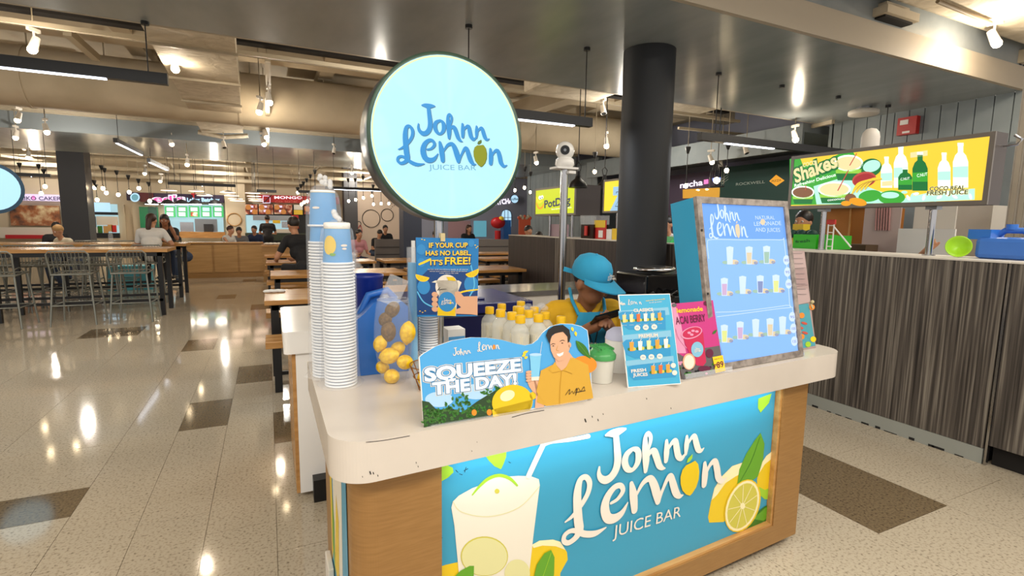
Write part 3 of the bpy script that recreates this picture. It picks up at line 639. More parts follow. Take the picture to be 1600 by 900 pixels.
# ================================================ ROUND SIGN ON POST
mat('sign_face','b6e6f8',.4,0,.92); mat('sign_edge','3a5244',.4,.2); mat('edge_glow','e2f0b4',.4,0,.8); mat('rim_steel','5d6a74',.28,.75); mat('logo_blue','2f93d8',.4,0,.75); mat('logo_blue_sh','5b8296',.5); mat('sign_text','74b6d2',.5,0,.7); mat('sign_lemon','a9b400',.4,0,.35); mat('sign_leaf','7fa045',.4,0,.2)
SC=Vector((.636,1.905,1.772)); SR=.308
sg=T('round_sign','large round lit pale blue sign with blue logo, on a steel post above the bar','sign',(SC.x,SC.y+.05,.9))
YM=Matrix.Translation(SC)@Matrix(((UX.x,0,-UN.x,0),(UX.y,0,-UN.y,0),(0,1,0,0),(0,0,0,1))).to_4x4()
# local frame: x=UX, y=up, z=backwards
FM=Matrix(((UX.x,0,-UN.x,SC.x),(UX.y,0,-UN.y,SC.y),(0,1,0,SC.z),(0,0,0,1)))
m=MB(); m.lathe([(SR,.002),(SR+.003,0.012),(SR+.003,.11),(SR-.01,.12),(.0001,.12)],(0,0,0),'rim_steel',72,FM); P('rim',m,sg)
m=MB(); m.lathe([(SR-.010,-.001),(SR+.004,-.001),(SR+.004,.004)],(0,0,0),'sign_edge',72,FM,cap=False); P('edge_trim',m,sg); m=MB(); m.lathe([(SR-.017,-.003),(SR-.011,-.003)],(0,0,0),'edge_glow',72,FM,cap=False); P('light_gap',m,sg,'pale yellow lit gap round the face')
m=MB(); m.lathe([(.0001,-.002),(SR-.009,-.002)],(0,0,0),'sign_face',72,FM); fc=P('sign_face',m,sg)
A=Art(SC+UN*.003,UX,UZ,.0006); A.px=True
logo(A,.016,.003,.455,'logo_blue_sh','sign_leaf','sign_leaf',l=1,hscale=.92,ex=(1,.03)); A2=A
logo(A,.013,.005,.455,'logo_blue','sign_lemon','sign_leaf',l=3,hscale=.92,ex=(1,.03))
A.px=True; A.text('JUICE BAR',(670,265),(744,266),8.5,'sign_text',l=1); P('lettering',A,fc)
m=MB(); pb=onp(694,560,SC,UN); m.tube([(.615,1.985,.9),(.615,1.985,1.50)],.0195,'steel',18); P('post',m,sg)
# poster clipped to the post
mat('poster_blue','1f77b8',.3); mat('poster_mid','2f86c4',.3); mat('poster_dark','123f7c',.4); mat('poster_yellow','ffd01e',.35); mat('sky_print','4aa3e0',.35); mat('skin_print','d9a684',.45); mat('orange_print','e88a1c',.4)
def board(name,label,cat,BL,BR,lean,h,base,th=.005,z=ZT,outline=None):
    """leaning board standing on the counter; returns thing + art helper"""
    a=Vector(BL); b=Vector(BR); e=(b-a).normalized(); hn=e.cross(UZ); t=R(lean); u=UZ*math.cos(t)-hn*math.sin(t); n=e.cross(u)
    th_=T(name,label,cat,(a+b)/2); W=(b-a).length
    def mk(pts,d0,d1,mt,M=MB):
        mb=MB(); FMx=Matrix(((e.x,u.x,n.x,a.x),(e.y,u.y,n.y,a.y),(e.z,u.z,n.z,a.z),(0,0,0,1))); mb.prism(pts,d0,d1,mt,FMx); return mb
    return th_,a,e,u,n,W,mk
pc=fd(700,432,1.93); O=Vector((pc.x,pc.y,pc.z))
A=Art(O,UX,UZ,.0005); quad=[(650,371),(748,373),(746,494),(652,495)]; lq=[A.loc(p) for p in quad]
po=T('price_poster','blue poster about unlabelled cups being free, clipped to the sign post','poster',(O.x,O.y,1.1))
m=MB(); FMp=Matrix(((UX.x,0,UN.x,O.x),(UX.y,0,UN.y,O.y),(0,1,0,O.z),(0,0,0,1))); m.prism([lq[3],lq[2],lq[1],lq[0]],-.004,0,'poster_blue',FMp); pb=P('board',m,po)
z5=lambda u,v:(640+u/5,360+v/5)
A.poly([z5(*p) for p in [(60,390),(150,300),(530,330),(530,660),(60,660)]],'poster_dark',1)
for c,r in (((90,150),14),((480,420),22),((110,440),20),((480,100),10),((90,250),12)): A.ell(z5(*c),r*.5,r*.6,'poster_mid',n=16,l=2)
A.rib([(*z5(60,480),2),(*z5(110,560),2),(*z5(200,605),2)],mat('cyan_line','5fb9e6',.4),3); A.rib([(*z5(470,510),2),(*z5(505,420),2),(*z5(470,240),2)],'cyan_line',3)
A.rib([(*z5(75,265),3),(*z5(130,240),3.5),(*z5(160,225),3)],'poster_yellow',3); A.rib([(*z5(360,500),2.5),(*z5(430,475),2.5),(*z5(530,462),2)],'poster_yellow',3)
for dx,dy,mm in ((1.2,1.4,'poster_dark'),(0,0,'poster_yellow')):
    l=4 if mm=='poster_dark' else 6; bo=.045 if l==4 else .022
    A.text('IF YOUR CUP',(670+dx,387+dy),(730+dx,386.5+dy),8,mm,bo,l); A.text('HAS NO LABEL,',(665+dx,399+dy),(735+dx,398.5+dy),7.6,mm,bo,l)
    A.text("IT'S",(672+dx,414+dy),(691+dx,413.5+dy),8,mm,bo,l); A.text('FREE!',(695+dx,413+dy),(734+dx,412.5+dy),11.5,mm,bo,l)
for k,(a,b) in enumerate(((668,731),(671,729),(686,716))): A.text('terms and conditions apply at all stores' if k<2 else 'while stocks last only',(a,421.5+k*3),(b,421.5+k*3),1.8,'print_white',0,4)
for c,a0 in (((660,431),0),((737,424),0)):
    A.ell(c,11,9,'poster_yellow',rot=(.25 if c[0]<700 else -.4),l=4,t0=0,t1=PI,n=14); A.ell(c,9,7.2,'lemon_print',rot=(.25 if c[0]<700 else -.4),l=5,t0=0.1,t1=PI-.1,n=12)
    for k in (1,2): 
        a=PI*k/3+(.25 if c[0]<700 else -.4); A.line(c,(c[0]+8.5*math.cos(a),c[1]+7*math.sin(a)),.7,'poster_yellow',6)
A.ell(z5(290,440),18,19,'print_white',l=4); A.poly([z5(*p) for p in [(170,405),(215,410),(230,480),(215,665),(360,668),(375,480),(405,405),(380,390),(200,390)]],'cup_print',4); A.poly([z5(*p) for p in [(215,600),(360,600),(355,668),(218,665)]],'lemon_print',5)
A.poly([z5(*p) for p in [(285,362),(345,365),(360,395),(300,390)]],'lemon_print',6)
A.ell(z5(290,557),14,15.5,'poster_mid',l=6); A.rib([(*z5(215,470),.8),(*z5(235,445),.8),(*z5(225,465),.6),(*z5(250,460),.8),(*z5(285,458),.6)],'black',6)
A.poly([z5(*p) for p in [(350,480),(385,475),(420,515),(528,512),(528,662),(480,655),(360,650),(352,620),(400,600),(355,560)]],'skin_print',6)
for k in range(4): A.ell(z5(195,500+k*38),5,4.2,'skin_print',rot=.3,l=6,n=12)
c=A.loc(z5(292,553)); logo(A,c[0],c[1],.052,'print_white','poster_yellow',l=8,sub=2,hscale=.9)
for p_ in ((95,70),(115,75),(80,630),(100,640),(120,628),(510,115),(530,125),(520,135)): A.ell(z5(*p_),1.2,.8,'poster_yellow',l=4,n=6)
P('printed_artwork',A,pb)
m=MB(); c=onp(691,372,O,UN); m.box((c.x-.008,c.y-.01,c.z-.012),(c.x+.008,c.y+.015,c.z+.018),mat('clip','c9b98a',.4)); m.tube([(c.x,c.y+.01,c.z),(.615,1.985,c.z)],.004,'steel',6); P('clip',m,po)
# ================================================ SQUEEZE SIGN
a=onz(661,668,ZT+.001); b=onz(926,624,ZT+.001)
th_,a,e,u,n,W,mk=board('counter_sign','wavy topped blue counter sign with white slogan and a smiling man in yellow','sign',a,b,11,.2,None)
A=Art(a,e,u,.0005)
ol=[(654.4,558),(660,553),(680,541),(706,532),(736,527),(760,527.5),(784,531),(806,537),(820,539.5),(832,537),(840,531),(848,520),(860,510),(876,505.5),(894,506),(908,509.6),(918,516),(920,530),(926,623),(668,668),(662,665)]
lo=[A.loc(p) for p in ol]; m=mk(lo[::-1],-.006,0,'white_gloss'); pb=P('board',m,th_)
cx=sum(p[0] for p in lo)/len(lo); cy=sum(p[1] for p in lo)/len(lo)
A.px=False; A.poly([(cx+(p[0]-cx)*.992,cy+(p[1]-cy)*.985) for p in lo],'sky_print',1); A.px=True
z6=lambda x,y:(640+x/5,500+y/5)
mat('sky_light','a9d0f0',.4); A.ell(z6(230,620),22,12,'sky_light',l=2); A.ell(z6(520,560),26,12,'sky_light',l=2)
for l,bo,mm in ((3,.12,'print_white'),(4,.085,mat('slogan_blue','2c7fb5',.4)),(5,.045,mat('slogan_white','eef4fb',.4))):
    d=(0,0)
    A.text('SQUEEZE',z6(125,478),z6(862,395),21,mm,bo,l); A.text('THE DAY!',z6(185,582),z6(830,500),19,mm,bo,l)
c1=A.loc(z6(495,232)); 
def word(A,strokes,c,w,m,l,k0,k1,v0=415,hs=1):
    pass
sub_j=[LOGO[i] for i in range(9)]
px=A.px; A.px=False
k=.055/760
for st in LOGO[:9]: A.rib([(A_[0],A_[1],A_[2]) for A_ in [((c1[0]-.062)+(u_-330)*k*1.0,c1[1]+(270-v_)*k+((u_-700)*k*.06),w_*k*.9) for u_,v_,w_ in st]],'print_white',4,sub=2)
for st in LOGO[9:]: A.rib([((c1[0]+.012)+(u_-110)*k*.85,c1[1]+(560-v_)*k+.004,w_*k*.85) for u_,v_,w_ in st],'print_white',4,sub=2)
A.ell((c1[0]+.012+(982-110)*k*.85,c1[1]+.004-.002),.0045,.007,'orange_print',l=5,n=12); A.px=True
rnd=random.Random(3)
mat('bush','22401c',.5); mat('bush2','3d6b28',.5)
A.poly([z6(*p) for p in [(110,838),(95,630),(150,640),(200,690),(250,700),(330,690),(400,720),(440,700),(520,640),(600,590),(700,530),(760,540),(760,700),(640,752)]],'bush',3)
for i in range(190):
    t=rnd.random(); X=100+t*560; Y=rnd.uniform(650+ (60*math.sin(t*9)),840-t*110)
    if t>.75: X=560+rnd.random()*200; Y=rnd.uniform(560,740)-(X-560)*.25
    a_=rnd.uniform(0,PI); c=z6(X,Y); A.leaf(c,(c[0]+7*math.cos(a_),c[1]-7*math.sin(a_)),1.7,'bush2' if i%2 else 'leaf_dark',4)
for c in ((502,722),(620,720)): A.ell(z6(*c),4,5,'orange_print',l=5,n=12)
# plain lemon
A.ell(z6(800,640),32,27,mat('lemon_big','e0be10',.4),rot=-.15,l=6,n=32); A.poly([z6(*p) for p in [(640,700),(650,760),(940,700),(960,620)]],'lemon_big'); A.ell(z6(960,590),5,6,'lemon_big',l=6); A.ell(z6(760,590),12,8,'lemon_hi',rot=-.4,l=7)
# man
mat('shirt_print','cfa032',.45); mat('shirt_sh','b98a18',.45); mat('hair_print','1c1512',.4); mat('mouth','f4efe9',.4)
A.ell(z6(1360,350),20,14,'orange_print',l=5); A.leaf(z6(1295,160),z6(1412,305),6,'leaf_dark',6); A.line(z6(1300,165),z6(1400,290),.6,'leaf',7)
A.poly([z6(*p) for p in [(1020,395),(1130,340),(1190,380),(1270,290),(1390,350),(1430,610),(1160,665),(1060,670),(990,640)]],'shirt_print',7)
A.poly([z6(*p) for p in [(905,400),(950,395),(1000,450),(1010,520),(985,560),(975,690),(1050,680),(1040,640),(960,560),(930,520),(905,450)]],'skin_print',6)
A.poly([z6(*p) for p in [(985,560),(1020,400),(1080,380),(1070,560),(1050,650)]],'shirt_print',8)
A.poly([z6(*p) for p in [(1130,300),(1240,250),(1270,290),(1215,370),(1180,395),(1140,350)]],'skin_print',8)
A.poly([z6(*p) for p in [(1085,390),(1130,325),(1165,400),(1110,410)]],'shirt_print',9); A.poly([z6(*p) for p in [(1255,290),(1290,385),(1265,420),(1205,395)]],'shirt_print',9)
A.rib([(*z6(1110,412),.6),(*z6(1165,400),.6),(*z6(1200,395),.6),(*z6(1262,418),.6)],'shirt_sh',10); A.rib([(*z6(1182,400),.7),(*z6(1170,520),.7),(*z6(1165,660),.7)],'shirt_sh',10)
A.poly([z6(*p) for p in [(1090,180),(1100,130),(1150,90),(1210,95),(1240,150),(1245,220),(1225,275),(1190,315),(1155,322),(1120,290),(1098,240)]],'skin_print',11)
A.ell(z6(1244,195),2.4,4,'skin_print',l=11,n=10)
A.poly([z6(*p) for p in [(1085,185),(1058,120),(1075,75),(1120,45),(1190,38),(1240,75),(1250,130),(1240,170),(1228,180),(1225,130),(1190,92),(1150,100),(1110,112),(1098,140)]],'hair_print',12)
A.rib([(*z6(1095,195),.5),(*z6(1112,185),1.1),(*z6(1130,188),.6)],'hair_print',12); A.rib([(*z6(1165,168),.6),(*z6(1185,158),1.1),(*z6(1205,162),.5)],'hair_print',12)
A.ell(z6(1115,202),1.6,.8,'hair_print',l=12,n=8); A.ell(z6(1185,180),1.6,.8,'hair_print',l=12,n=8)
A.rib([(*z6(1150,200),.4),(*z6(1140,235),.8),(*z6(1160,240),.5)],'shirt_sh',12)
A.poly([z6(*p) for p in [(1140,262),(1165,262),(1195,248),(1190,270),(1165,285),(1148,280)]],'mouth',13)
A.poly([z6(*p) for p in [(932,270),(1025,265),(1018,300),(1005,465),(945,470),(938,330)]],mat('cup_blue','7cc4e8',.3),9); A.poly([z6(*p) for p in [(943,445),(1008,440),(1003,470),(947,474)]],'print_white',10); A.ell(z6(978,270),9.5,2.4,'sky_light',l=10); A.rib([(*z6(1030,170),.5),(*z6(1022,220),.5),(*z6(1015,262),.5)],'print_white',9)
for k in range(4): A.ell(z6(925,405+k*22),4.5,2.2,'skin_print',rot=-.15,l=11,n=12)
for p,q in (((875,285),(905,265)),((880,262),(925,240)),((893,300),(920,285)),((1262,55),(1275,90)),((1290,88),(1298,128))): A.leaf(z6(*p),z6(*q),2,'poster_yellow',6)
A.rib([(*z6(1212,585),.7),(*z6(1245,540),.9),(*z6(1240,580),.7),(*z6(1265,555),.7),(*z6(1275,575),.7),(*z6(1300,530),.8),(*z6(1290,590),.6),(*z6(1310,530),.7),(*z6(1330,555),.6),(*z6(1355,520),.8),(*z6(1360,545),.6)],'hair_print',10); A.line(z6(1290,565),z6(1365,550),1.1,'hair_print',10)
P('printed_artwork',A,pb)
m=mk([(.02,-.0),(.53,-.0),(.53,.004),(.02,.004)],-.02,.008,'clear_plastic'); P('stand_foot',m,th_,'clear acrylic stand foot')
# ================================================ CLASSICS + ACAI BOARDS
mat('board_blue','3fa7cf',.35); mat('board_mid','2b90c4',.35); mat('board_haze','7fb9d6',.4); mat('acai_pink','c2327f',.35); mat('acai_light','dc93b5',.4); mat('acai_dark','5e1236',.4); mat('acai_red','c01f4f',.4); mat('rock','5d5a5c',.5)
fruitc=[mat('drink_a','e6cf8a',.4),mat('drink_b','e79a33',.4),mat('drink_c','d9d8b0',.4),mat('drink_d','f0ecdd',.4),mat('drink_e','d9682c',.4),mat('drink_f','e3dca4',.4)]
def drink(A,c,s,mt,l,fr='slice_in'):
    x,y=c; A.ell((x+s*.55,y+s*.55),s*.45,s*.4,fr,l=l,n=10); A.ell((x-s*.5,y+s*.6),s*.4,s*.35,'leaf_dark',n=8)
    A.poly([(x-s*.5,y-s),(x+s*.5,y-s*1.05),(x+s*.36,y+s),(x-s*.36,y+s)],mt,l+1); A.line((x,y-s),(x+s*.25,y-s*1.5),s*.12,'print_white',l+1)
a=onz(981,606,ZT+.001); b=onz(1064,600,ZT+.001)
th_,a,e,u,n,W,mk=board('menu_board','light blue acrylic menu board of classics, premium and fresh juices','menu board',a,b,18,.32,None)
A=Art(a,e,u,.0004); H=.325; m=mk([(0,0),(W,0),(W,H),(0,H)],-.004,0,'white_gloss'); pb=P('board',m,th_)
z8=lambda x,y:(960+x/5,440+y/5)
A.px=False; A.poly([(.003,.003),(W-.002,.003),(W-.002,H-.003),(.003,H-.003)],'board_blue',1); A.px=True
A.poly([z8(*p) for p in [(30,230),(420,200),(430,260),(35,290)]],'board_haze',2); A.poly([z8(*p) for p in [(60,420),(440,380),(445,430),(65,470)]],'board_haze',2); A.poly([z8(*p) for p in [(85,620),(460,580),(465,630),(90,660)]],'board_haze',2)
A.poly([z8(*p) for p in [(30,250),(60,235),(395,225),(400,375),(110,375),(60,340)]],'board_mid',3); A.poly([z8(*p) for p in [(60,480),(90,455),(430,430),(440,580),(160,600),(90,570)]],'board_mid',3); A.poly([z8(*p) for p in [(105,670),(140,655),(450,620),(480,745),(150,770),(115,740)]],'board_mid',3)
c=A.loc(z8(125,165)); px=A.px; A.px=False; k=.040/760
for st in LOGO[:9]: A.rib([((c[0]-.045)+(u_-330)*k*.6,c[1]+(270-v_)*k,w_*k*.8) for u_,v_,w_ in st],'print_white',4,sub=2)
for st in LOGO[9:]: A.rib([((c[0]-.012)+(u_-110)*k*.9,c[1]+(560-v_)*k,w_*k*.8) for u_,v_,w_ in st],'print_white',4,sub=2)
A.px=True
A.text('natural lemonade',z8(245,155),z8(395,140),2.2,'poster_yellow',0,4); A.text('and juices',z8(270,170),z8(370,160),2,'print_white',0,4)
A.text('CLASSICS',z8(150,238),z8(300,230),5,'print_white',.03,5); A.text('PREMIUM',z8(190,440),z8(338,430),5.4,'print_white',.03,5); A.text('FRESH',z8(132,712),z8(245,700),5,'print_white',.03,5); A.text('JUICES',z8(145,742),z8(258,735),5,'print_white',.03,5)
for i in range(6): drink(A,z8(75+i*55,290-i*3),6,fruitc[(i*5)%6],5)
for i in range(5): drink(A,z8(132+i*67,508-i*6),7,fruitc[(i*2+1)%6],5)
for i in range(3): drink(A,z8(300+i*58,690-i*5),6.5,fruitc[(i*3+1)%6],5)
for row in ((177,362,66),(222,592,65),):
    for i in range(3): 
        c=z8(row[0]+i*row[2],row[1]-i*4); A.ell(c,4.6,4.2,'print_white',l=5,n=14); A.text(('75','85','95') [i],(c[0]-2.2,c[1]+1.2),(c[0]+2.2,c[1]+1.1),2.4,'board_mid',.01,6)
for c in ((458,655),(468,712)): A.ell(z8(*c),4,4,'print_white',l=5,n=12)
for i in range(6): A.text('lemonade',z8(60+i*55,345-i*3),z8(95+i*55,343-i*3),1,'print_white',0,5)
P('printed_artwork',A,pb)
a=onz(1066,591,ZT+.001)+Vector((-.0,-.012,0)); b=onz(1130,580,ZT+.001)+Vector((0,-.012,0))
th_,a,e,u,n,W,mk=board('drink_poster','pink lemonade poster leaning between the blue menu board and the lit menu','poster',a,b,15,.285,None)
A=Art(a,e,u,.0004); ql=[A.loc(p) for p in [(1070,592),(1131,580),(1114,469),(1036,476)]]; m=mk(ql,-.003,0,'acai_pink'); pb=P('board',m,th_)
A.poly([z8(*p) for p in [(382,178),(470,165),(520,330),(560,560),(480,560)]],'acai_light',1)
A.poly([z8(*p) for p in [(450,530),(560,600),(700,520),(820,500),(860,700),(560,765),(540,765)]],'rock',2); 
for i in range(40): c=z8(rnd.uniform(480,850),rnd.uniform(560,740)); A.ell(c,2.2,1.8,['rock','leaf_dark','acai_light','black'][i%4],l=3,n=7) if c[1]>440+(760-200*0.2)/5*.82 else None
A.text('lemonade',z8(488,245),z8(688,228),7.5,'poster_yellow',.02,4); A.text('ACAI BERRY',z8(482,335),z8(712,308),12,'acai_dark',.015,4)
A.poly([z8(*p) for p in [(530,430),(690,395),(715,630),(690,660),(640,655),(600,600),(560,510)]],'acai_red',4); A.ell(z8(600,400),17,9,'acai_light',rot=-.3,l=5); A.ell(z8(602,398),15,7.5,'acai_red',rot=-.3,l=6)
for c in ((580,400),(610,385),(640,390),(600,415)): A.ell(z8(*c),3,2,'acai_light',l=7,n=7)
A.rib([(*z8(480,370),1.4),(*z8(500,440),1.2),(*z8(560,520),1)],'acai_light',6); A.ell(z8(643,530),9.5,12,'board_haze',l=7); c=A.loc(z8(645,532)); logo(A,c[0],c[1],.036,'print_white','print_white',l=8,sub=2)
A.ell(z8(578,625),10,13,'skin_print',l=8); A.ell(z8(578,628),8,11,'cup_print',l=9); A.ell(z8(740,560),6,7,'acai_dark',l=6); A.ell(z8(425,288),5,5,'acai_dark',l=4); A.ell(z8(715,170),4,3.6,'acai_dark',l=4); A.ell(z8(465,185),4,3,'rock',l=4); A.ell(z8(700,680),10,4.5,'acai_dark',l=6); A.leaf(z8(765,410),z8(800,375),2,'leaf_dark',4)
A.poly([z8(*p) for p in [(760,590),(840,575),(862,695),(785,715)]],'poster_yellow',10); A.text('P',z8(777,672),z8(795,669),5.5,'acai_dark',.02,11); A.text('89',z8(797,675),z8(848,664),9.5,'acai_dark',.02,11); A.text('starts at',z8(775,612),z8(835,600),2.4,'acai_dark',0,11)
P('printed_artwork',A,pb)
m=mk([(.0,-.0),(W+.03,-.0),(W+.03,.018),(.0,.018)],.004,.009,'clear_plastic'); P('stand_foot',m,th_,'clear acrylic lip')
# ================================================ LIT MENU
mat('lb_blue','659bec',.4,0,.95); mat('lb_pale','82b2f5',.4,0,.95); mat('lb_white','c3d8fa',.4,0,.95); mat('lb_warm','d9c9a8',.4,0,.85); mat('lb_rose','c6a9cf',.4,0,.85); mat('lb_green','9cc0b0',.4,0,.8); mat('lb_grey','7f8fc0',.4,0,.8); mat('lb_yel','d6dc8a',.4,0,.9)
nmat('worn_frame',['6f6660','9c928a'],noise=30,detail=5,ro=.5,pos=(.35,.6))
a=onz(1121,580,ZT+.001)+Vector((0,.0,0)); b=onz(1254,556,ZT+.001)
th_,a,e,u,n,W,mk=board('menu_lightbox','tall glowing blue menu lightbox with a worn grey frame and cyan sides','menu board',a,b,11,.69,None)
A=Art(a,e,u,.0006); tl=A.loc((1081,309)); tr=A.loc((1232,313)); x0=min(0,tl[0])*.6; x1=W; H=(tl[1]+tr[1])/2
m=mk([(x0,0),(x1,0),(x1,H),(x0,H)],-.13,-.012,'cyan_side'); P('cabinet',m,th_,'cyan cabinet',bevel=.004)
fwid=.026; m=MB()
for q in (((x0,0),(x1,0),(x1,fwid),(x0,fwid)),((x0,H-fwid),(x1,H-fwid),(x1,H),(x0,H)),((x0,fwid),(x0+fwid,fwid),(x0+fwid,H-fwid),(x0,H-fwid)),((x1-fwid,fwid),(x1,fwid),(x1,H-fwid),(x1-fwid,H-fwid))):
    k=mk(q,-.012,.006,'worn_frame'); m.add(k.v,k.f,'worn_frame')
P('frame',m,th_,'worn grey metal frame')
m=mk([(x0+fwid,fwid),(x1-fwid,fwid),(x1-fwid,H-fwid),(x0+fwid,H-fwid)],-.011,-.002,'lb_blue'); pb=P('screen',m,th_)
A=Art(a-n*.002,e,u,.0006); z7=lambda x,y:(960+x/5,300+y/5)
A.poly([z7(*p) for p in [(680,360),(1360,370),(1415,900),(1480,1270),(1400,1270),(860,1320),(745,900)]],'lb_pale',1)
A.rib([(*z7(735,520),.9),(*z7(725,400),.9),(*z7(760,372),.9),(*z7(1000,375),.9),(*z7(1290,375),.9),(*z7(1325,400),.9),(*z7(1365,860),.9),(*z7(1340,885),.9),(*z7(1000,930),.9),(*z7(790,940),.9)],'lb_white',2)
A.rib([(*z7(800,975),.9),(*z7(1000,950),.9),(*z7(1350,905),.9),(*z7(1390,930),.9),(*z7(1420,1180),.9)],'lb_white',2)
c=A.loc(z7(880,220)); logo(A,c[0],c[1],.235,'lb_white','lb_warm',l=3,ex=(1,.0),hscale=1.25)
A.text('NATURAL',z7(1100,215),z7(1250,215),6,'lb_white',.0,3); A.text('LEMONADE',z7(1090,265),z7(1300,258),6.5,'lb_white',0,3); A.text('AND JUICES',z7(1100,310),z7(1292,312),6.5,'lb_white',0,3); A.ell(z7(1155,235),4,5,'lb_warm',l=4,n=12)
def mdrink(c,s,mt):
    x,y=z7(*c); A.ell((x+s*.5,y+s*.7),s*.55,s*.3,'lb_warm',l=3,n=10); A.ell((x-s*.5,y+s*.75),s*.4,s*.22,'lb_green',n=8); A.ell((x+s*.8,y+s*.8),s*.25,s*.2,'lb_grey',n=8)
    A.poly([(x-s*.42,y-s),(x,y-s*1.12),(x+s*.42,y-s),(x+s*.3,y+s),(x-s*.3,y+s)],'lb_white',4); A.poly([(x-s*.3,y-s*.4),(x+s*.3,y-s*.4),(x+s*.24,y+s*.9),(x-s*.24,y+s*.9)],mt,5)
for c,mt in (((898,500),'lb_white'),((1048,500),'lb_warm'),((1185,495),'lb_green'),((855,745),'lb_rose'),((998,730),'lb_white'),((1135,725),'lb_grey'),((1258,720),'lb_yel'),((855,1110),'lb_yel'),((978,1085),'lb_rose'),((1100,1065),'lb_white'),((1212,1060),'lb_warm'),((1310,1045),'lb_white')): mdrink(c,13.5,mt)
for c,t_ in (((1340,532),'85'),((1348,625),'95'),((1358,718),'105'),((1385,975),'95'),((1395,1065),'105'),((1402,1165),'125')):
    q=z7(*c); A.ell(q,5.2,7.6,'lb_white',l=4,n=16); A.text(t_,(q[0]-3,q[1]+2.2),(q[0]+3,q[1]+2.2),4,'lb_grey',.01,5)
P('printed_artwork',A,pb)
m=MB(); 
for q in ((.008,.5),(.008,.25),(.008,.02)): k=mk([(x0+.006,q[1]*H/.69+.05),(x0+.014,q[1]*H/.69+.05),(x0+.014,q[1]*H/.69+.058),(x0+.006,q[1]*H/.69+.058)],.006,.009,'rubber'); m.add(k.v,k.f,'rubber')
P('screws',m,th_)
# flyer rack
mat('flyer_teal','4c9aa8',.4); mat('flyer_grey','a8908c',.5); mat('flyer_orange','e0892e',.45); mat('flyer_red','c2503f',.45)
a=onz(1205,565,ZT+.001)+Vector((0,.17,0)); b=onz(1275,543,ZT+.001)
b=Vector((2.262,1.505,ZT+.001)); a=Vector((2.09,1.50,ZT+.001))
th_,a,e,u,n,W,mk=board('flyer_rack','narrow flyer rack with grey leaflets above a teal patterned card, right of the lit menu','flyer rack',a,b,12,.5,None)
A=Art(a,e,u,.0008); p0=A.loc((1275,543)); p1=A.loc((1257,392)); H=p1[1]; Wt=p1[0]
m=mk([(0,0),(p0[0],0),(Wt,H),(-.02,H)],-.01,0,'flyer_grey'); pb=P('backboard',m,th_)
A.poly([(1230,478),(1263,474),(1274,540),(1235,548)],'flyer_teal',1)
for i in range(3): A.poly([(1228,392+i*30),(1255+i*3,395+i*28),(1259+i*3,418+i*27),(1228,420+i*30)],mat('leaflet','b59d9a' ,.5) if i%2==0 else mat('leaflet2','a58a88',.5),2+i)
for i in range(9): A.line((1234,396+i*8),(1252+i*.8,396+i*8),.5,'rock',6)
for c,mm in (((1252,493),'flyer_orange'),((1256,505),'flyer_red'),((1250,512),'flyer_red'),((1257,520),'flyer_red'),((1268,480),'flyer_orange'),((1252,526),'flyer_orange'),((1270,530),'poster_yellow'),((1248,540),'flyer_orange'),((1262,538),'leaf_light')): A.ell(c,4.5 if mm!='flyer_red' else 5,2 if mm=='flyer_red' else 4.5,mm,rot=.3,l=3,n=12)
P('leaflets',A,pb)
m=MB(); c=onp(1266,472,a,n); m.ball(c+n*.01,.009,'clip',8); m.tube([c,c-u*.03+n*.008],.004,'clip',6); P('clip',m,th_)
# ================================================ CUP STACKS
mat('cup_wall_shade','a3acb8',.45); mat('cup_rim','eef1f5',.4); mat('cup_label','4b9ad6',.4); mat('cup_band','d9c06a',.4)  # plain cup wall greyed: shade between nested rims is put into its colour
def cup_mesh(r,h,label=False,up=False):
    m=MB(); s=1
    pr=[(r*.98,0),(r*1.04,.001),(r*1.05,.004),(r*1.03,.0065),(r*.96,.0066)]
    m.lathe(pr,(0,0,0),'cup_rim',24); 
    body='cup_label' if label else 'cup_wall_shade'
    m.lathe([(r*.93,.0066),(r*.80,h*.93)],(0,0,0),body,24)
    if label: m.lathe([(r*.802,h*.93),(r*.80,h*.945)],(0,0,0),'cup_band',24)
    m.lathe([(r*.80,h*.93),(r*.79,h*.99),(r*.74,h),(r*.72,h*.985),(.0001,h*.985)],(0,0,0),'cup_rim' ,24); return m
r0=.0515
plain=cup_mesh(r0,.115).mesh('paper_cup'); lab=cup_mesh(r0,.125,True).mesh('paper_cup')
def stack(c,n,pitch,label,group,toplabel,zb=ZT+.001,top=True,sc=1,first=None):
    for i in range(n):
        o=bpy.data.objects.new('paper_cup',plain); COL.objects.link(o); o.location=(c.x,c.y,zb+i*pitch); o.scale=(sc,sc,1)
        tag(o,label,'cup',group)
    if top:
        z=zb+n*pitch
        o=bpy.data.objects.new('paper_cup',lab); COL.objects.link(o); o.location=(c.x,c.y,z); o.scale=(sc,sc,1); tag(o,toplabel,'cup')
        return z,o
    return zb+n*pitch,None
c1=onz(536,606,ZT); c1.y+=.045
z,o=stack(c1,39,.0106,'white paper cup nested in the tall front bagged stack','cups in the front bagged stack','blue printed paper cup topping the front bagged stack')
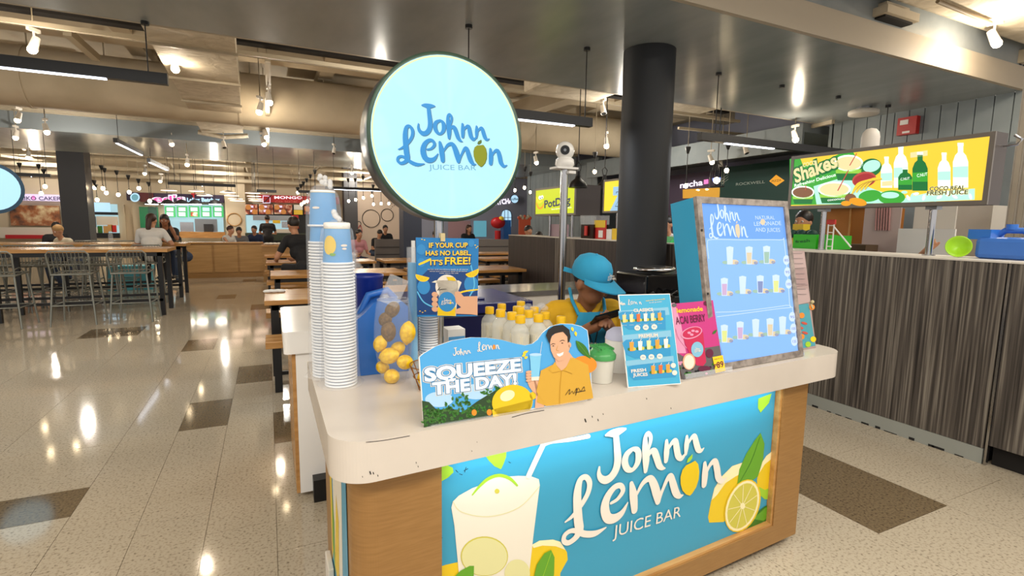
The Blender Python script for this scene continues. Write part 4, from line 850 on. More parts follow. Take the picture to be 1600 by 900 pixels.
# lemon print on the top cup (curved patch)
def patch(c,r_,zc,a0,a1,h0,h1,mt,par,name,ell=True,rt_=.965,rb=.80,zb=0,hh=.125):
    m=MB(); nseg=20; vs=[]
    def R_(z_): t=(z_-zb)/hh; return r0*(rt_+(rb-rt_)*t)+r_
    ac=(a0+a1)/2; da=(a1-a0)/2; zc_=(h0+h1)/2; dh=(h1-h0)/2
    for k in range(nseg): 
        t=2*PI*k/nseg; A_=ac+da*math.cos(t); Z_=zc_+dh*math.sin(t); rr=R_(Z_); vs.append((c.x+rr*math.cos(A_),c.y+rr*math.sin(A_),Z_))
    rr=R_(zc_)+.0006; vs.append((c.x+rr*math.cos(ac),c.y+rr*math.sin(ac),zc_))
    m.add(vs,[(k,(k+1)%nseg,nseg) for k in range(nseg)],mt,True); return P(name,m,par)
patch(c1,.0012,z,R(203),R(258),z+.032,z+.094,'logo_yellow',o,'lemon_print',zb=z)
patch(c1,.0012,z,R(232),R(256),z+.028,z+.038,'leaf',o,'leaf_print',zb=z)
patch(c1,.0012,z,R(276),R(304),z+.058,z+.066,'print_white',o,'lettering',zb=z); patch(c1,.0012,z,R(280),R(300),z+.048,z+.055,'print_white',o,'lettering',zb=z)
m=MB(); m.lathe([(.041,z+.119),(.0425,z+.122),(.0425,z+.134),(.038,z+.137),(.0001,z+.137)],(c1.x,c1.y,0),'white_gloss',24); P('lid',m,o)
def bag(c,z0,z1,r_,lb,knot=True,sd=1,tie=None):
    rn=random.Random(sd); t=T('plastic_bag',lb,'plastic bag',(c.x,c.y,z0)); m=MB(); n=36; prof=[(1.30,0),(1.14,.02),(1.06,.08),(1.02,.25),(1.0,.5),(.99,.72),(.96,.86),(.86,.94),(.55,.985),(.2,1.0)]
    vs=[];fs=[]; ph=[rn.uniform(0,6) for _ in range(3)]
    for i,(k,tz) in enumerate(prof):
        for j in range(n):
            a=2*PI*j/n; rr=r_*k*(1+.018*math.sin(9*a+ph[0])+.015*math.sin(14*a+ph[1])*(1 if tz<.1 or tz>.8 else .4)+.05*(1 if i==0 else 0)*math.sin(5*a+ph[2])); vs.append((c.x+rr*math.cos(a),c.y+rr*math.sin(a),z0+(z1-z0)*tz))
    for i in range(len(prof)-1):
        for j in range(n): fs.append((i*n+j,i*n+(j+1)%n,(i+1)*n+(j+1)%n,(i+1)*n+j))
    m.add(vs,fs,'bag',True); P('bag_film',m,t)
    if knot:
        m=MB()
        for k in range(7):
            a=rn.uniform(0,6); m.ball((c.x+.010*math.cos(a),c.y+.010*math.sin(a),z1+.002+.004*k),(.009,.008,.009),'bag_white',8)
        P('knot',m,t)
    return t
bag(c1,ZT+.002,z+.145,.0585,'clear plastic bag knotted over the front cup stack',sd=2)
c2=onz(507,592,ZT); c2.y+=.05; c2.x+=.018
z2,o2=stack(c2,45,.0106,'white paper cup nested in the tall rear bagged stack','cups in the rear bagged stack','blue printed paper cup topping the rear bagged stack')
o=bpy.data.objects.new('paper_cup',lab); COL.objects.link(o); o.location=(c2.x,c2.y,z2+.058); tag(o,'uppermost blue cup of the rear bagged stack','cup')
patch(c2,.0012,z2,R(215),R(250),z2+.118,z2+.126,'print_white',o,'label_band',zb=z2+.058)
bag(c2,ZT+.002,z2+.205,.0605,'clear plastic bag with two knots over the rear cup stack',sd=5)
m=MB(); 
for k in range(4): m.ball((c2.x+.024,c2.y-.01,z2+.196+.006*k),(.009,.008,.009),'bag_white',8)
thing1('bag_knot',m,'smaller white knot beside the top of the rear cup bag','knot')
cc=fd(670,500,2.08); stack(Vector((cc.x,cc.y,0)),18,.0105,'white paper cup in the short stack under the blue poster','short cup stack',None,top=False,sc=.74)
# ================================================ JUG, VASE, BASKET etc
mat('jug_blue','2f6fc4',.3); mat('jug_dark','122a86',.3)
j=onz(601,590,ZT); t=T('blue_jug','blue plastic jerry can behind the glass vase','jug',(j.x,j.y+.1,ZT))
m=MB(); M4=Matrix(((1,0,0,j.x-.10),(0,0,1,j.y+.05),(0,1,0,ZT+.001),(0,0,0,1)))
m.prism([(.0,0),(.20,0),(.20,.245),(.17,.272),(.10,.272),(.075,.262),(.04,.225),(.0,.195)],0,.15,'jug_blue',M4); P('jug_body',m,t,bevel=.014)
m=MB(); m.tube([(j.x-.07,j.y+.125,ZT+.20),(j.x-.03,j.y+.125,ZT+.285),(j.x+.04,j.y+.125,ZT+.30),(j.x+.07,j.y+.125,ZT+.265)],.013,'jug_blue',10); P('handle',m,t)
m=MB(); m.lathe([(.06,0),(.068,.33),(.071,.335),(.071,.345),(.066,.345),(.062,.30),(.0001,.30)],(j.x-.01,j.y+.30,ZT-.0),'jug_dark',24); thing1('blue_tub',m,'dark blue open tub behind the blue jerry can','tub')
c=fd(617,455,1.75); m=MB(); m.prism([(-.035,-.02),(.03,-.02),(.04,.02),(-.03,.02)],-.05,.05,'bag',Matrix.Translation((c.x,c.y+.02,c.z))@Matrix.Rotation(R(25),4,'Y'))
c_=thing1('clear_box',m,'empty clear plastic pouch propped above the kiwis','pouch'); 
vz=onz(621,604,ZT); vz.y+=.05; nmat('lemon_skin',['d8a80a','f2cb14'],noise=60,ro=.4,bump=.15,pos=(.35,.6)); nmat('kiwi_skin',['5a3f1e','7a5a2c'],noise=80,ro=.75,bump=.4,pos=(.35,.65))
t=T('glass_vase','tall clear glass vase filled with lemons and kiwis','vase',(vz.x,vz.y,ZT))
m=MB(); prf=[(.036,.001),(.040,.004),(.048,.04),(.060,.10),(.066,.16),(.065,.21),(.059,.26),(.053,.292),(.0515,.292),(.0575,.26),(.0635,.21),(.0645,.16),(.0585,.10),(.0465,.04),(.038,.012),(.0001,.010)]
m.lathe(prf[:8],(vz.x,vz.y,ZT),mat('vase_glass','e8eef0',.04,0,0,.10,0,.9),36,cap=False); P('glass_body',m,t)
m=MB(); m.tube([(vz.x+.0525*math.cos(2*PI*k/32),vz.y+.0525*math.sin(2*PI*k/32),ZT+.293) for k in range(33)],.0014,'clear_plastic',6,caps=False); P('glass_rim',m,t)
def fruit(name,c,r,lb,mt,rot,grp,tip=True):
    t=MB(); M=Matrix.Rotation(rot[0],4,'X')@Matrix.Rotation(rot[1],4,'Y')
    rx,ry,rz=r
    prof=[(.0001,-1.12),(.12,-1.10),(.2,-1.0),(.5,-.84),(.8,-.55),(.97,-.2),(.99,.1),(.88,.45),(.62,.78),(.28,.96),(.14,1.04),(.0001,1.06)] if tip else [(max(1e-4,math.sin(PI*i/9)),-math.cos(PI*i/9)) for i in range(10)]
    t.lathe([(a,b) for a,b in prof],(0,0,0),mt,18,M@Matrix.Diagonal((rx,ry,rz,1)))
    o=P(name,t,None); o.location=c; return tag(o,lb,name,grp)
fr=[('lemon',(612,588),(.026,.026,.033),'lowest lemon in the glass vase',(1.4,.3)),('lemon',(608,556),(.029,.029,.036),'bright lemon in the middle left of the glass vase',(1.2,.9)),('lemon',(633,566),(.026,.026,.033),'lemon at the middle right of the glass vase',(1.0,-.9)),('lemon',(594,537),(.024,.024,.031),'lemon half hidden on the left of the glass vase',(.3,.2)),('lemon',(637,520),(.028,.028,.040),'large upright lemon at the top right of the glass vase',(.1,.08)),
('kiwi',(607,518),(.026,.026,.037),'plastic wrapped kiwi at the middle of the glass vase',(.1,.0)),('kiwi',(602,499),(.023,.022,.027),'round kiwi under the topmost kiwi',(.5,.2)),('kiwi',(613,484),(.024,.024,.031),'topmost kiwi standing out of the glass vase',(.3,.5)),('lemon',(621,545),(.024,.024,.03),'lemon at the back of the glass vase',(.6,.7)),('lemon',(598,574),(.022,.022,.028),'small lemon at the lower left back of the glass vase',(.6,-.7))]
kd=(vz-EYE).dot(fw)
for i,(nm,p,r_,lb,ro) in enumerate(fr):
    c=fd(*p,kd+(.02 if 'back' in lb else -.008)); fruit(nm,c,r_,lb,'lemon_skin' if nm=='lemon' else 'kiwi_skin',ro,'%ss in the glass vase'%nm,nm=='lemon')
# wire basket
bk=Vector((.478,1.62,ZT)); mat('copper','a8702a',.3,.8); t=T('wire_basket','copper wire basket of lemons behind the counter sign','basket',bk); m=MB()
for zz,rr in ((.003,.045),(.045,.062),(.085,.075)): m.tube([(bk.x+rr*math.cos(2*PI*k/24),bk.y+rr*math.sin(2*PI*k/24),ZT+zz) for k in range(25)],.0018,'copper',5,caps=False)
for k in range(12):
    a=2*PI*k/12; m.tube([(bk.x+.045*math.cos(a),bk.y+.045*math.sin(a),ZT+.003),(bk.x+.075*math.cos(a+.2),bk.y+.075*math.sin(a+.2),ZT+.085)],.0015,'copper',4)
P('wire_frame',m,t)
for i,(dx,dy,dz) in enumerate(((-.028,-.015,.045),(.03,-.01,.045),(.0,.03,.045),(-.005,-.005,.092))): fruit('lemon',bk+Vector((dx,dy,dz)),(.027,.027,.033),'lemon in the copper wire basket, '+['left one','right one','rear one','top one'][i],'lemon_skin',(1.2,i*.8),'lemons in the wire basket')
# tall labelled bottle behind poster
c=fd(645,480,2.02); t=T('straw_dispenser','tall clear tube with blue label half hidden by the poster','dispenser',(c.x,c.y,ZT)); m=MB(); m.lathe([(.022,0),(.022,.46)],(c.x,c.y,ZT),'clear_plastic',16); P('clear_tube',m,t); m=MB(); m.lathe([(.018,.01),(.018,.40)],(c.x,c.y,ZT),'cyan_line',14); P('blue_label',m,t); m=MB(); m.lathe([(.008,.40),(.008,.485)],(c.x+.004,c.y,ZT),'white',8); P('straw_tip',m,t)
# napkin box
c=fd(711,515,2.15); t=T('napkin_box','small white and blue carton right of the sign post','carton',(c.x,c.y,ZT)); m=MB(); m.box((c.x-.03,c.y,ZT),(c.x+.045,c.y+.08,c.z),'white'); P('carton',m,t); m=MB(); m.box((c.x-.028,c.y-.002,ZT+.01),(c.x+.043,c.y,c.z-.03),'cup_label'); m.box((c.x-.0,c.y-.003,ZT+.02),(c.x+.03,c.y-.002,c.z-.06),'leaf_light'); P('printed_face',m,t)
# tray + bottles
t=MB(); t.lathe([(.0001,.002),(.15,.002),(.185,.012),(.19,.014),(.19,.016),(.15,.006),(.0001,.006)],(.86,1.86,ZT),'white_gloss',32,sx=1.0,sy=1.0); thing1('serving_tray',t,'white round tray under the juice bottles','tray')
mat('juice','ddd6bf',.15,0,0,.93); mat('cap_yellow','e9b80a',.4); mat('bottle_clear','eef0ea',.08,0,0,.35)
bp=T('juice_bottle','x','bottle',(0,0,0),'yellow capped juice bottles')
m=MB(); m.prism([( .031*math.copysign(abs(math.cos(a))**.5,math.cos(a)),.031*math.copysign(abs(math.sin(a))**.5,math.sin(a))) for a in [2*PI*k/24+.01 for k in range(24)]],0,.115,'juice',smooth=True); P('juice_fill',m,bp)
m=MB(); m.lathe([(.0335,.0),(.036,.004),(.036,.125),(.033,.14),(.022,.155),(.016,.160),(.016,.172)],(0,0,0),'bottle_clear',24); P('bottle_body',m,bp)
m=MB(); m.lathe([(.0195,.163),(.0195,.188),(.018,.192),(.0001,.193)],(0,0,0),'cap_yellow',24); P('cap',m,bp)
A=Art((0,-.0365,.05),(1,0,0),UZ,.0004); A.px=False; logo(A,0,.02,.038,'print_white','print_white',l=1,sub=2); P('white_logo',A,bp)
caps=[(765,483,'leftmost, standing alone'),(784,478,'back row, first from the left'),(782,493,'second column, behind the front one'),(798,497,'front row, left one'),(811,502,'front row, centre one, nearest'),(808,482,'middle row, centre'),(812,489,'middle row, just behind the nearest'),(814,474,'back row, centre'),(826,494,'front row, right of the nearest'),(840,501,'front row, right one'),(835,483,'back row, right'),(852,491,'right end of the middle row'),(877,498,'alone at the right beside the man on the sign')]
used=[]
for i,(x,y,lb) in enumerate(caps):
    c=onz(x,y,ZT+.178+.005)
    for q in used:
        d=Vector((c.x-q.x,c.y-q.y,0))
        if d.length<.076: 
            d=d if d.length>1e-3 else Vector((0,1,0)); c.x=q.x+d.normalized().x*.077; c.y=q.y+d.normalized().y*.077
    used.append(c.copy()); place(bp,(c.x,c.y,ZT+.016 if (Vector((c.x-.86,c.y-1.86))).length<.16 else ZT+.001),random.uniform(-.3,.5),'yellow capped lemonade bottle, '+lb,first=(i==0))
c=fd(830,478,2.25); m=MB(); 
for k in range(6): m.ball((c.x+.02*k-.03,c.y+.01*(k%2),c.z-.01+.008*math.sin(k*2)),(.022,.02,.014),'bag',8)
thing1('plastic_wrap',m,'crumpled clear wrap lying on the rear bottle caps','plastic wrap')
# containers by the green lid
mat('tub_white','e0ddd2',.35,0,0,.9); mat('green_lid','4aa65a',.3,0,0,.85)
g=Vector((1.055,1.47,ZT)); t=T('juice_container','translucent tub with a ribbed green lid beside the counter sign','container',g)
m=MB(); m.lathe([(.040,.001),(.047,.09)],g,'tub_white',28); P('tub',m,t); m=MB(); m.lathe([(.050,.085),(.051,.10),(.046,.106),(.03,.125),(.0001,.13)],g,'green_lid',28); li=P('lid',m,t)
m=MB()
for k in range(7): m.bar((g.x-.03+k*.01,g.y-.03,ZT+.121),(g.x-.03+k*.01,g.y+.03,ZT+.128),.003,.008,'green_lid')
P('lid_ribs',m,li)
g=Vector((1.20,1.56,ZT)); t=T('jar','white round jar with a white cloth top behind the blue menu board','jar',g); m=MB(); m.lathe([(.05,.001),(.055,.12),(.05,.13)],g,'white_gloss',24); P('jar_body',m,t); m=MB(); m.lathe([(.056,.125),(.05,.15),(.03,.165),(.0001,.168)],g,mat('cloth_lilac','c9cbe6',.7),20); P('cloth_top',m,t)
m=MB(); c=fd(849,478,2.9); m.lathe([(.05,-.06),(.055,.04),(.05,.045),(.045,-.05),(.0001,-.055)],c,'clear_plastic',20); 
# black appliance stack
a=fd(1038,455,3.1); t=T('black_crates','black crates with black bags and a steel ring tray behind the menu boards','crate',(a.x,a.y,0))
m=MB(); m.box((a.x-.2,a.y-.05,0),(a.x+.35,a.y+.35,a.z-.03),'black'); P('lower_crate',m,t,bevel=.01)
m=MB(); m.box((a.x-.14,a.y-.0,a.z-.025),(a.x+.3,a.y+.3,a.z+.10),'black_gloss'); P('upper_crate',m,t,bevel=.01)
m=MB(); m.tube([(a.x+.02+.13*math.cos(2*PI*k/24),a.y+.12+.1*math.sin(2*PI*k/24),a.z+.125) for k in range(25)],.012,'steel',8,caps=False); m.lathe([(.0001,.11),(.10,.11),(.11,.14)],(a.x+.02,a.y+.12,a.z),'steel',20); P('steel_ring',m,t)
m=MB()
for k in range(8): m.tube([(a.x-.2+.06*k,a.y-.06,a.z-.02-.01*math.sin(k)),(a.x-.16+.06*k,a.y-.08,a.z+.01*math.cos(k*2)),(a.x-.1+.06*k,a.y-.06,a.z-.03)],.008,'black_gloss',6)
P('bag_folds',m,t)
# ================================================ CAMERA ON POLE
p=Vector((2.10,3.50,0)); t=T('camera_pole','white security camera on a chrome pole behind the bar','security camera',p)
m=MB(); m.tube([(p.x,p.y,0),(p.x,p.y,1.885)],.030,'steel',20); P('pole',m,t)
m=MB(); m.box((p.x-.10,p.y-.06,1.885),(p.x+.09,p.y+.06,1.90),'white'); m.box((p.x+.0,p.y-.07,1.85),(p.x+.06,p.y-.0,1.87),'white'); P('bracket',m,t)
m=MB(); m.lathe([(.06,0),(.075,.02),(.07,.06),(.05,.075)],(p.x,p.y,1.90),'white_gloss',24); P('camera_base',m,t)
m=MB(); m.ball((p.x,p.y,2.025),.072,'white_gloss',24); hd=P('camera_head',m,t)
dv=(EYE-Vector((p.x,p.y,2.02))).normalized(); dv=Vector((dv.x,dv.y,-.1)).normalized(); m=MB(); q=Vector((p.x,p.y,2.03)); m.tube([q+dv*.055,q+dv*.074],[.038,.034],'black_gloss',20); m.tube([q+dv*.0741,q+dv*.076],[.012,.011],'steel_grey',12); P('lens',m,hd)
# ================================================ PEOPLE
nmat('skin_brown',['8a5a3e','9a694a'],noise=20,ro=.55,pos=(.3,.7)); nmat('skin_tan',['b57f5f','c48f6e'],noise=20,ro=.55,pos=(.3,.7))
nmat('hair_black',['120e0c','241b17'],noise=40,scale=(1,1,.1),ro=.45,pos=(.3,.7)); nmat('hair_brown',['2a1712','47261d'],noise=40,scale=(1,1,.1),ro=.45,pos=(.3,.7))
for k_,v_ in dict(cloth_black='17171b',cloth_white='dcdad6',cloth_yellow='d6a512',cloth_cyan='2d9cc8',cloth_grey='77777a',cloth_navy='23304f',cloth_cream='c9bda4',cloth_pink='c98a92',cloth_lightblue='8fb6cf',jeans='2d3b55').items(): nmat(k_,[v_,v_],noise=6,ro=.8,bump=.25,bs=14)
def caps(pr,vox):
    """pr: list of (p,q,r0,r1,mat) tapered capsules or (c,(rx,ry,rz),M,mat) balls -> one continuous remeshed surface"""
    m=MB(); m.mi('white')
    for c in pr:
        if len(c)==5:
            p,q=Vector(c[0]),Vector(c[1]); m.tube([p,q],[c[2],c[3]],'white',12,caps=True); m.ball(p,c[2],'white',12); m.ball(q,c[3],'white',12)
        else: m.ball(c[0],c[1],'white',20,c[2])
    o=bpy.data.objects.new('tmp',m.mesh('tmp')); COL.objects.link(o)
    r=o.modifiers.new('r','REMESH'); r.mode='VOXEL'; r.voxel_size=vox; s=o.modifiers.new('s','SMOOTH'); s.factor=.5; s.iterations=3
    dg=bpy.context.evaluated_depsgraph_get(); me=bpy.data.meshes.new_from_object(o.evaluated_get(dg)); bpy.data.objects.remove(o)
    n=len(me.polygons); ce=np.empty(n*3); me.polygons.foreach_get('center',ce); ce=ce.reshape(-1,3); best=np.full(n,9e9); idx=np.zeros(n,int); ms=[]
    for c in pr:
        mm=c[4] if len(c)==5 else c[3]
        if mm not in ms: ms.append(mm)
        if len(c)==5:
            p=np.array(c[0]);q=np.array(c[1]);d=q-p;t=np.clip(((ce-p)@d)/(d@d+1e-9),0,1); D=np.linalg.norm(ce-(p+t[:,None]*d),axis=1)-(c[2]+(c[3]-c[2])*t)
        else:
            Mi=np.array((c[2] or Matrix()).to_3x3().inverted()); rr=np.array(c[1]); l=(ce-np.array(c[0]))@Mi.T; D=(np.linalg.norm(l/rr,axis=1)-1)*rr.min()
        w=D<best; best[w]=D[w]; idx[w]=ms.index(mm)
    me.materials.clear()
    for k in ms: me.materials.append(MT[k])
    me.polygons.foreach_set('material_index',idx.astype(np.int32)); me.polygons.foreach_set('use_smooth',np.ones(n,bool)); me.update(); return me
def hand(w,d,side,skin,curl=.5,r=.0085):
    """palm + 4 fingers + thumb from wrist w along direction d; side = thumb side vector"""
    w=Vector(w); d=Vector(d).normalized(); s=Vector(side).normalized(); nn=d.cross(s).normalized(); out=[]
    out.append((w,w+d*.085,.026,.030,skin)); out.append((w+s*.012+d*.03,w+s*.02+d*.085,.018,.018,skin)); out.append((w-s*.012+d*.03,w-s*.02+d*.08,.018,.017,skin))
    for i,L in enumerate((.068,.078,.072,.056)):
        b=w+s*(.027-.018*i)+d*(.09-.004*abs(i-1)); m1=b+(d*math.cos(curl*.6)+nn*math.sin(curl*.6))*L*.5; e=m1+(d*math.cos(curl*1.6)+nn*math.sin(curl*1.6))*L*.5
        out+=[(b,m1,r,r*.95,skin),(m1,e,r*.95,r*.8,skin)]
    b=w+s*.025+d*.025; m1=b+(s*.75+d*.65)*.045+nn*.008; e=m1+(d*.9+s*.2+nn*curl*.4)*.035; out+=[(b,m1,.012,.011,skin),(m1,e,.011,.009,skin)]
    return [(tuple(a),tuple(b_),x,y,z) for a,b_,x,y,z in out]
def person(name_lb,loc,face,pose='sit',seat=.46,lean=.12,top='cloth_black',sleeve=None,bottom='jeans',skin='skin_tan',hair='short',hairc='hair_black',vox=.014,arms=None,headturn=0,nod=0,sc=1,drop=.03):
    """local frame faces +Y; returns thing"""
    t=T('person',name_lb,'person',loc); sleeve=sleeve or top; hz=seat+.09 if pose=='sit' else .92
    pel=Vector((0,0,hz)); ch=Vector((0,lean,hz+.30)); nk=Vector((0,lean*1.35,hz+.46)); hd=Vector((0,lean*1.45+.03,hz+.64-drop))
    pr=[((-.07,0,hz),(.07,0,hz),.115,.115,bottom),(tuple(pel),(0,lean*.5,hz+.16),.125,.125,top),((-.05,lean*.8,hz+.22),(.05,lean*.8,hz+.22),.115,.115,top),((-.09,lean,hz+.36),(.09,lean,hz+.36),.10,.10,top),((-.15,lean*1.1,hz+.42),(.15,lean*1.1,hz+.42),.062,.062,top),(tuple(nk),tuple(hd-Vector((0,.0,.04))),.052,.05,skin)]
    HM=Matrix.Rotation(headturn,4,'Z')@Matrix.Rotation(-nod,4,'X')
    q=lambda v: tuple(hd+(HM@Vector(v)))
    pr+=[(q((0,0,.02)),(.074,.092,.10),HM,skin),(q((0,.022,-.045)),(.056,.066,.062),HM,skin),(q((0,.092,.0)),q((0,.106,-.018)),.010,.013,skin),(q((-.075,0,-.005)),(.012,.02,.03),HM,skin),(q((.075,0,-.005)),(.012,.02,.03),HM,skin)]
    for i,s in enumerate((-1,1)):
        sh=Vector((s*.175,lean*1.1,hz+.41)); a=(arms or {}).get('L' if s<0 else 'R') or (((s*.24,lean+.06,hz+.14)),((s*.16,lean+.30,hz+.14)))
        el=Vector(a[0]); wr=Vector(a[1]); pr+=[(tuple(sh),tuple(sh.lerp(el,.62)),.058,.05,sleeve),(tuple(sh.lerp(el,.62)),tuple(el),.043,.038,skin if sleeve==top else sleeve),(tuple(el),tuple(wr),.038,.027,skin)]
        pr+=hand(wr,wr-el,(-s,0.2,0.3),skin,.6,max(.0085,vox*.75))
        if pose=='sit': kn=Vector((s*.12,.42,hz-.01)); an=Vector((s*.12,.36,max(.09,hz-.46)))
        else: kn=Vector((s*.10,.02,.50)); an=Vector((s*.10,-.02,.09))
        pr+=[((s*.09,0,hz-.02),tuple(kn),.085,.058,bottom),(tuple(kn),tuple(an),.055,.038,bottom),(tuple(an-Vector((0,.03,.045))),tuple(an+Vector((0,.15,-.055))),.036,.032,'black')]
    M=Matrix.Translation(Vector(loc))@Matrix.Rotation(face,4,'Z')@Matrix.Scale(sc,4)
    o=bpy.data.objects.new('body',caps(pr,vox)); COL.objects.link(o); o.parent=t; o.rotation_euler=(0,0,face); o.scale=(sc,)*3
    hp=[(q((0,-.012,.045)),(.084,.098,.094),HM,hairc)]
    if hair=='long': hp+=[(q((0,-.07,.02)),q((0,-.09,-.14)),.07,.06,hairc),(q((0,-.09,-.14)),q((0,-.10,-.32)),.06,.035,hairc),(q((-.065,-.02,.0)),q((-.07,-.03,-.16)),.03,.03,hairc),(q((.065,-.02,.0)),q((.07,-.03,-.16)),.03,.03,hairc)]
    elif hair=='tail': hp+=[(q((0,-.08,.03)),q((0,-.12,-.10)),.05,.045,hairc),(q((0,-.12,-.10)),q((0,-.11,-.42)),.045,.025,hairc)]
    if hair!='none':
        me=caps(hp,max(vox,.011)); h=bpy.data.objects.new('hair',me); COL.objects.link(h); h.parent=t; h.rotation_euler=(0,0,face); h.scale=(sc,)*3
    for s in (-1,1):
        e=MB(); c=Vector(q((s*.031,.083,.012))); e.ball(c,.011,'white',8); e.ball(c+(HM.to_3x3()@Vector((0,.008,0))),.006,'black',6); eo=P('eye',e,None); eo.parent=t; eo.rotation_euler=(0,0,face); eo.scale=(sc,)*3
    e=MB(); e.add([q((-.022,.080,-.045)),q((0,.0905,-.041)),q((.022,.080,-.045)),q((0,.0895,-.052))],[(0,3,2,1)],mat('lip','8c4a42',.5)); eo=P('mouth',e,None); eo.parent=t; eo.rotation_euler=(0,0,face); eo.scale=(sc,)*3
    return t,q,hd,HM
# worker ------------------------------------------------
wl=fd(922,560,2.62); wl.z=0; WF=R(180-24)   # facing roughly towards the phone / camera right
wx=Vector((1.46,2.30,0))
t,q,hd,HM=person('worker in yellow shirt, cyan apron and cap looking down at a phone behind the bar',wx,R(170),'sit',seat=.51,lean=.12,top='cloth_yellow',bottom='cloth_navy',skin='skin_brown',hair='short',vox=.006,
  arms={'L':((-.24,.12,.82),(-.07,.30,.96)),'R':((.28,.12,.80),(.09,.31,.95))},headturn=R(24),nod=R(17),drop=.065)
rf=R(170)
def wpart(name,mb,lb=None,par=t):
    o=P(name,mb,None,lb); o.parent=par; o.rotation_euler=(0,0,rf); return o
Mh=Matrix.Translation(hd)@HM
m=MB(); prof=[(.090,.025),(.094,.05),(.090,.085),(.075,.115),(.045,.135),(.0001,.142)]; m.lathe(prof,(0,0,0),'cloth_cyan',28,Mh@Matrix.Translation((0,-.008,0))@Matrix.Diagonal((1.0,1.12,1,1)))
cap_=wpart('cap',m,'cyan baseball cap with white lettering'); m=MB(); vs=[];n=17
def brim(zo,mm):
    top_=[];
    for k in range(n):
        a=PI*k/(n-1); top_.append((math.cos(a),math.sin(a)))
    vs=[Mh@Vector((.088*x,.075*y+.03,.040+zo)) for x,y in top_]+[Mh@Vector((.092*x,.165*y+.04,.034+zo-.016*abs(x)-.006*y)) for x,y in top_]
    return vs
v1=brim(0,0); v2=brim(-.004,0); m.add(v1,[(k,k+1,n+k+1,n+k) for k in range(n-1)],'cloth_cyan',True); m.add(v2,[(k+1,k,n+k,n+k+1) for k in range(n-1)],'cloth_cyan',True)
o=P('brim',m,None); o.parent=cap_; m=MB(); m.ball(Mh@Vector((0,-.008,.142)),.007,'cloth_cyan',8); m.box((-.006,-.145,.02),(.006,-.095,.04),'cloth_cyan',Mh@Matrix.Rotation(R(35),4,'Z')); o=P('button',m,None); o.parent=cap_
FMh=Mh; nrm=(FMh.to_3x3()@Vector((0,1,.35))).normalized(); uxh=(FMh.to_3x3()@Vector((-1,0,0))).normalized()
A=Art(FMh@Vector((0.0,.1135,.075)),uxh,(nrm.cross(uxh)).normalized(),.0005); A.n=A.ux.cross(A.uy); A.O=A.O+A.n*.0*1; A.px=False; logo(A,0,.0,.062,'print_white','print_white',l=3,sub=2); o=P('cap_logo',A,None); o.parent=cap_
# collar, apron, phone
hz=.60; 
m=MB(); m.tube([(-.075,.10,hz+.465),(-.055,.185,hz+.45),(-.01,.215,hz+.40)],[.022,.024,.014],'cloth_yellow',8); m.tube([(.075,.10,hz+.465),(.055,.185,hz+.45),(.01,.215,hz+.40)],[.022,.024,.014],'cloth_yellow',8); wpart('collar',m)
m=MB(); vs=[];fs=[]; rows=[(.435,.07),(.39,.085),(.34,.11),(.28,.125),(.2,.155),(.1,.165),(0.,.165)]
for z_,w_ in rows:
    for k in range(9):
        x=-w_+2*w_*k/8; yy=.250-.9*x*x*1.8-abs(.385-z_)*.10+ .006*math.sin(k*2.1+z_*30); vs.append((x,yy+.006,hz+z_))
for i in range(len(rows)-1):
    for k in range(8): fs.append((i*9+k,i*9+k+1,(i+1)*9+k+1,(i+1)*9+k))
m.add(vs,fs,'cloth_cyan',True); ap=wpart('apron',m,'cyan apron with white logo')
for s in (-1,1):
    m=MB(); m.tube([(s*.07,.235,hz+.42),(s*.085,.18,hz+.485),(s*.06,.08,hz+.53)],.009,'cloth_cyan',6); wpart('apron_strap',m)
m=MB(); m.tube([(-.06,.15,hz+.45),(-.03,.25,hz+.36),(0,.268,hz+.26),(.03,.25,hz+.36),(.06,.15,hz+.45)],.004,'black',5); wpart('lanyard',m)
A=Art((0.06,.268,hz+.27),(-1,0,0),(0,-.1,1),.001); A.px=False; logo(A,0.03,0,.15,'print_white','print_white',l=3,sub=3); o=P('apron_logo',A,None); o.parent=ap
m=MB(); m.box((-.075,-.004,-.036),(.075,.005,.036),'black_gloss',Matrix.Translation((0,.395,1.04))@Matrix.Rotation(R(-52),4,'X')@Matrix.Rotation(R(14),4,'Z')); o=P('smartphone',m,None,None,None)
o.location=wx; o.rotation_euler=(0,0,rf); tag(o,"black smartphone held in the worker's hands",'phone')
m=MB(); m.tube([(1.50,1.92,.97),(1.54,1.86,.86),(1.62,1.85,.80),(1.66,1.9,.93)],.0025,'white',5); thing1('charging_cable',m,'thin white cable hanging by the worker phone','cable')
m=MB(); m.lathe([(.16,.40),(.17,.42),(.17,.45),(.0001,.455)],wx,'black',20); 
for k in range(4): a=PI/4+PI/2*k; m.tube([(wx.x+.11*math.cos(a),wx.y+.11*math.sin(a),.42),(wx.x+.17*math.cos(a),wx.y+.17*math.sin(a),0)],.012,'steel',6)
thing1('work_stool',m,'round black stool under the worker','stool')
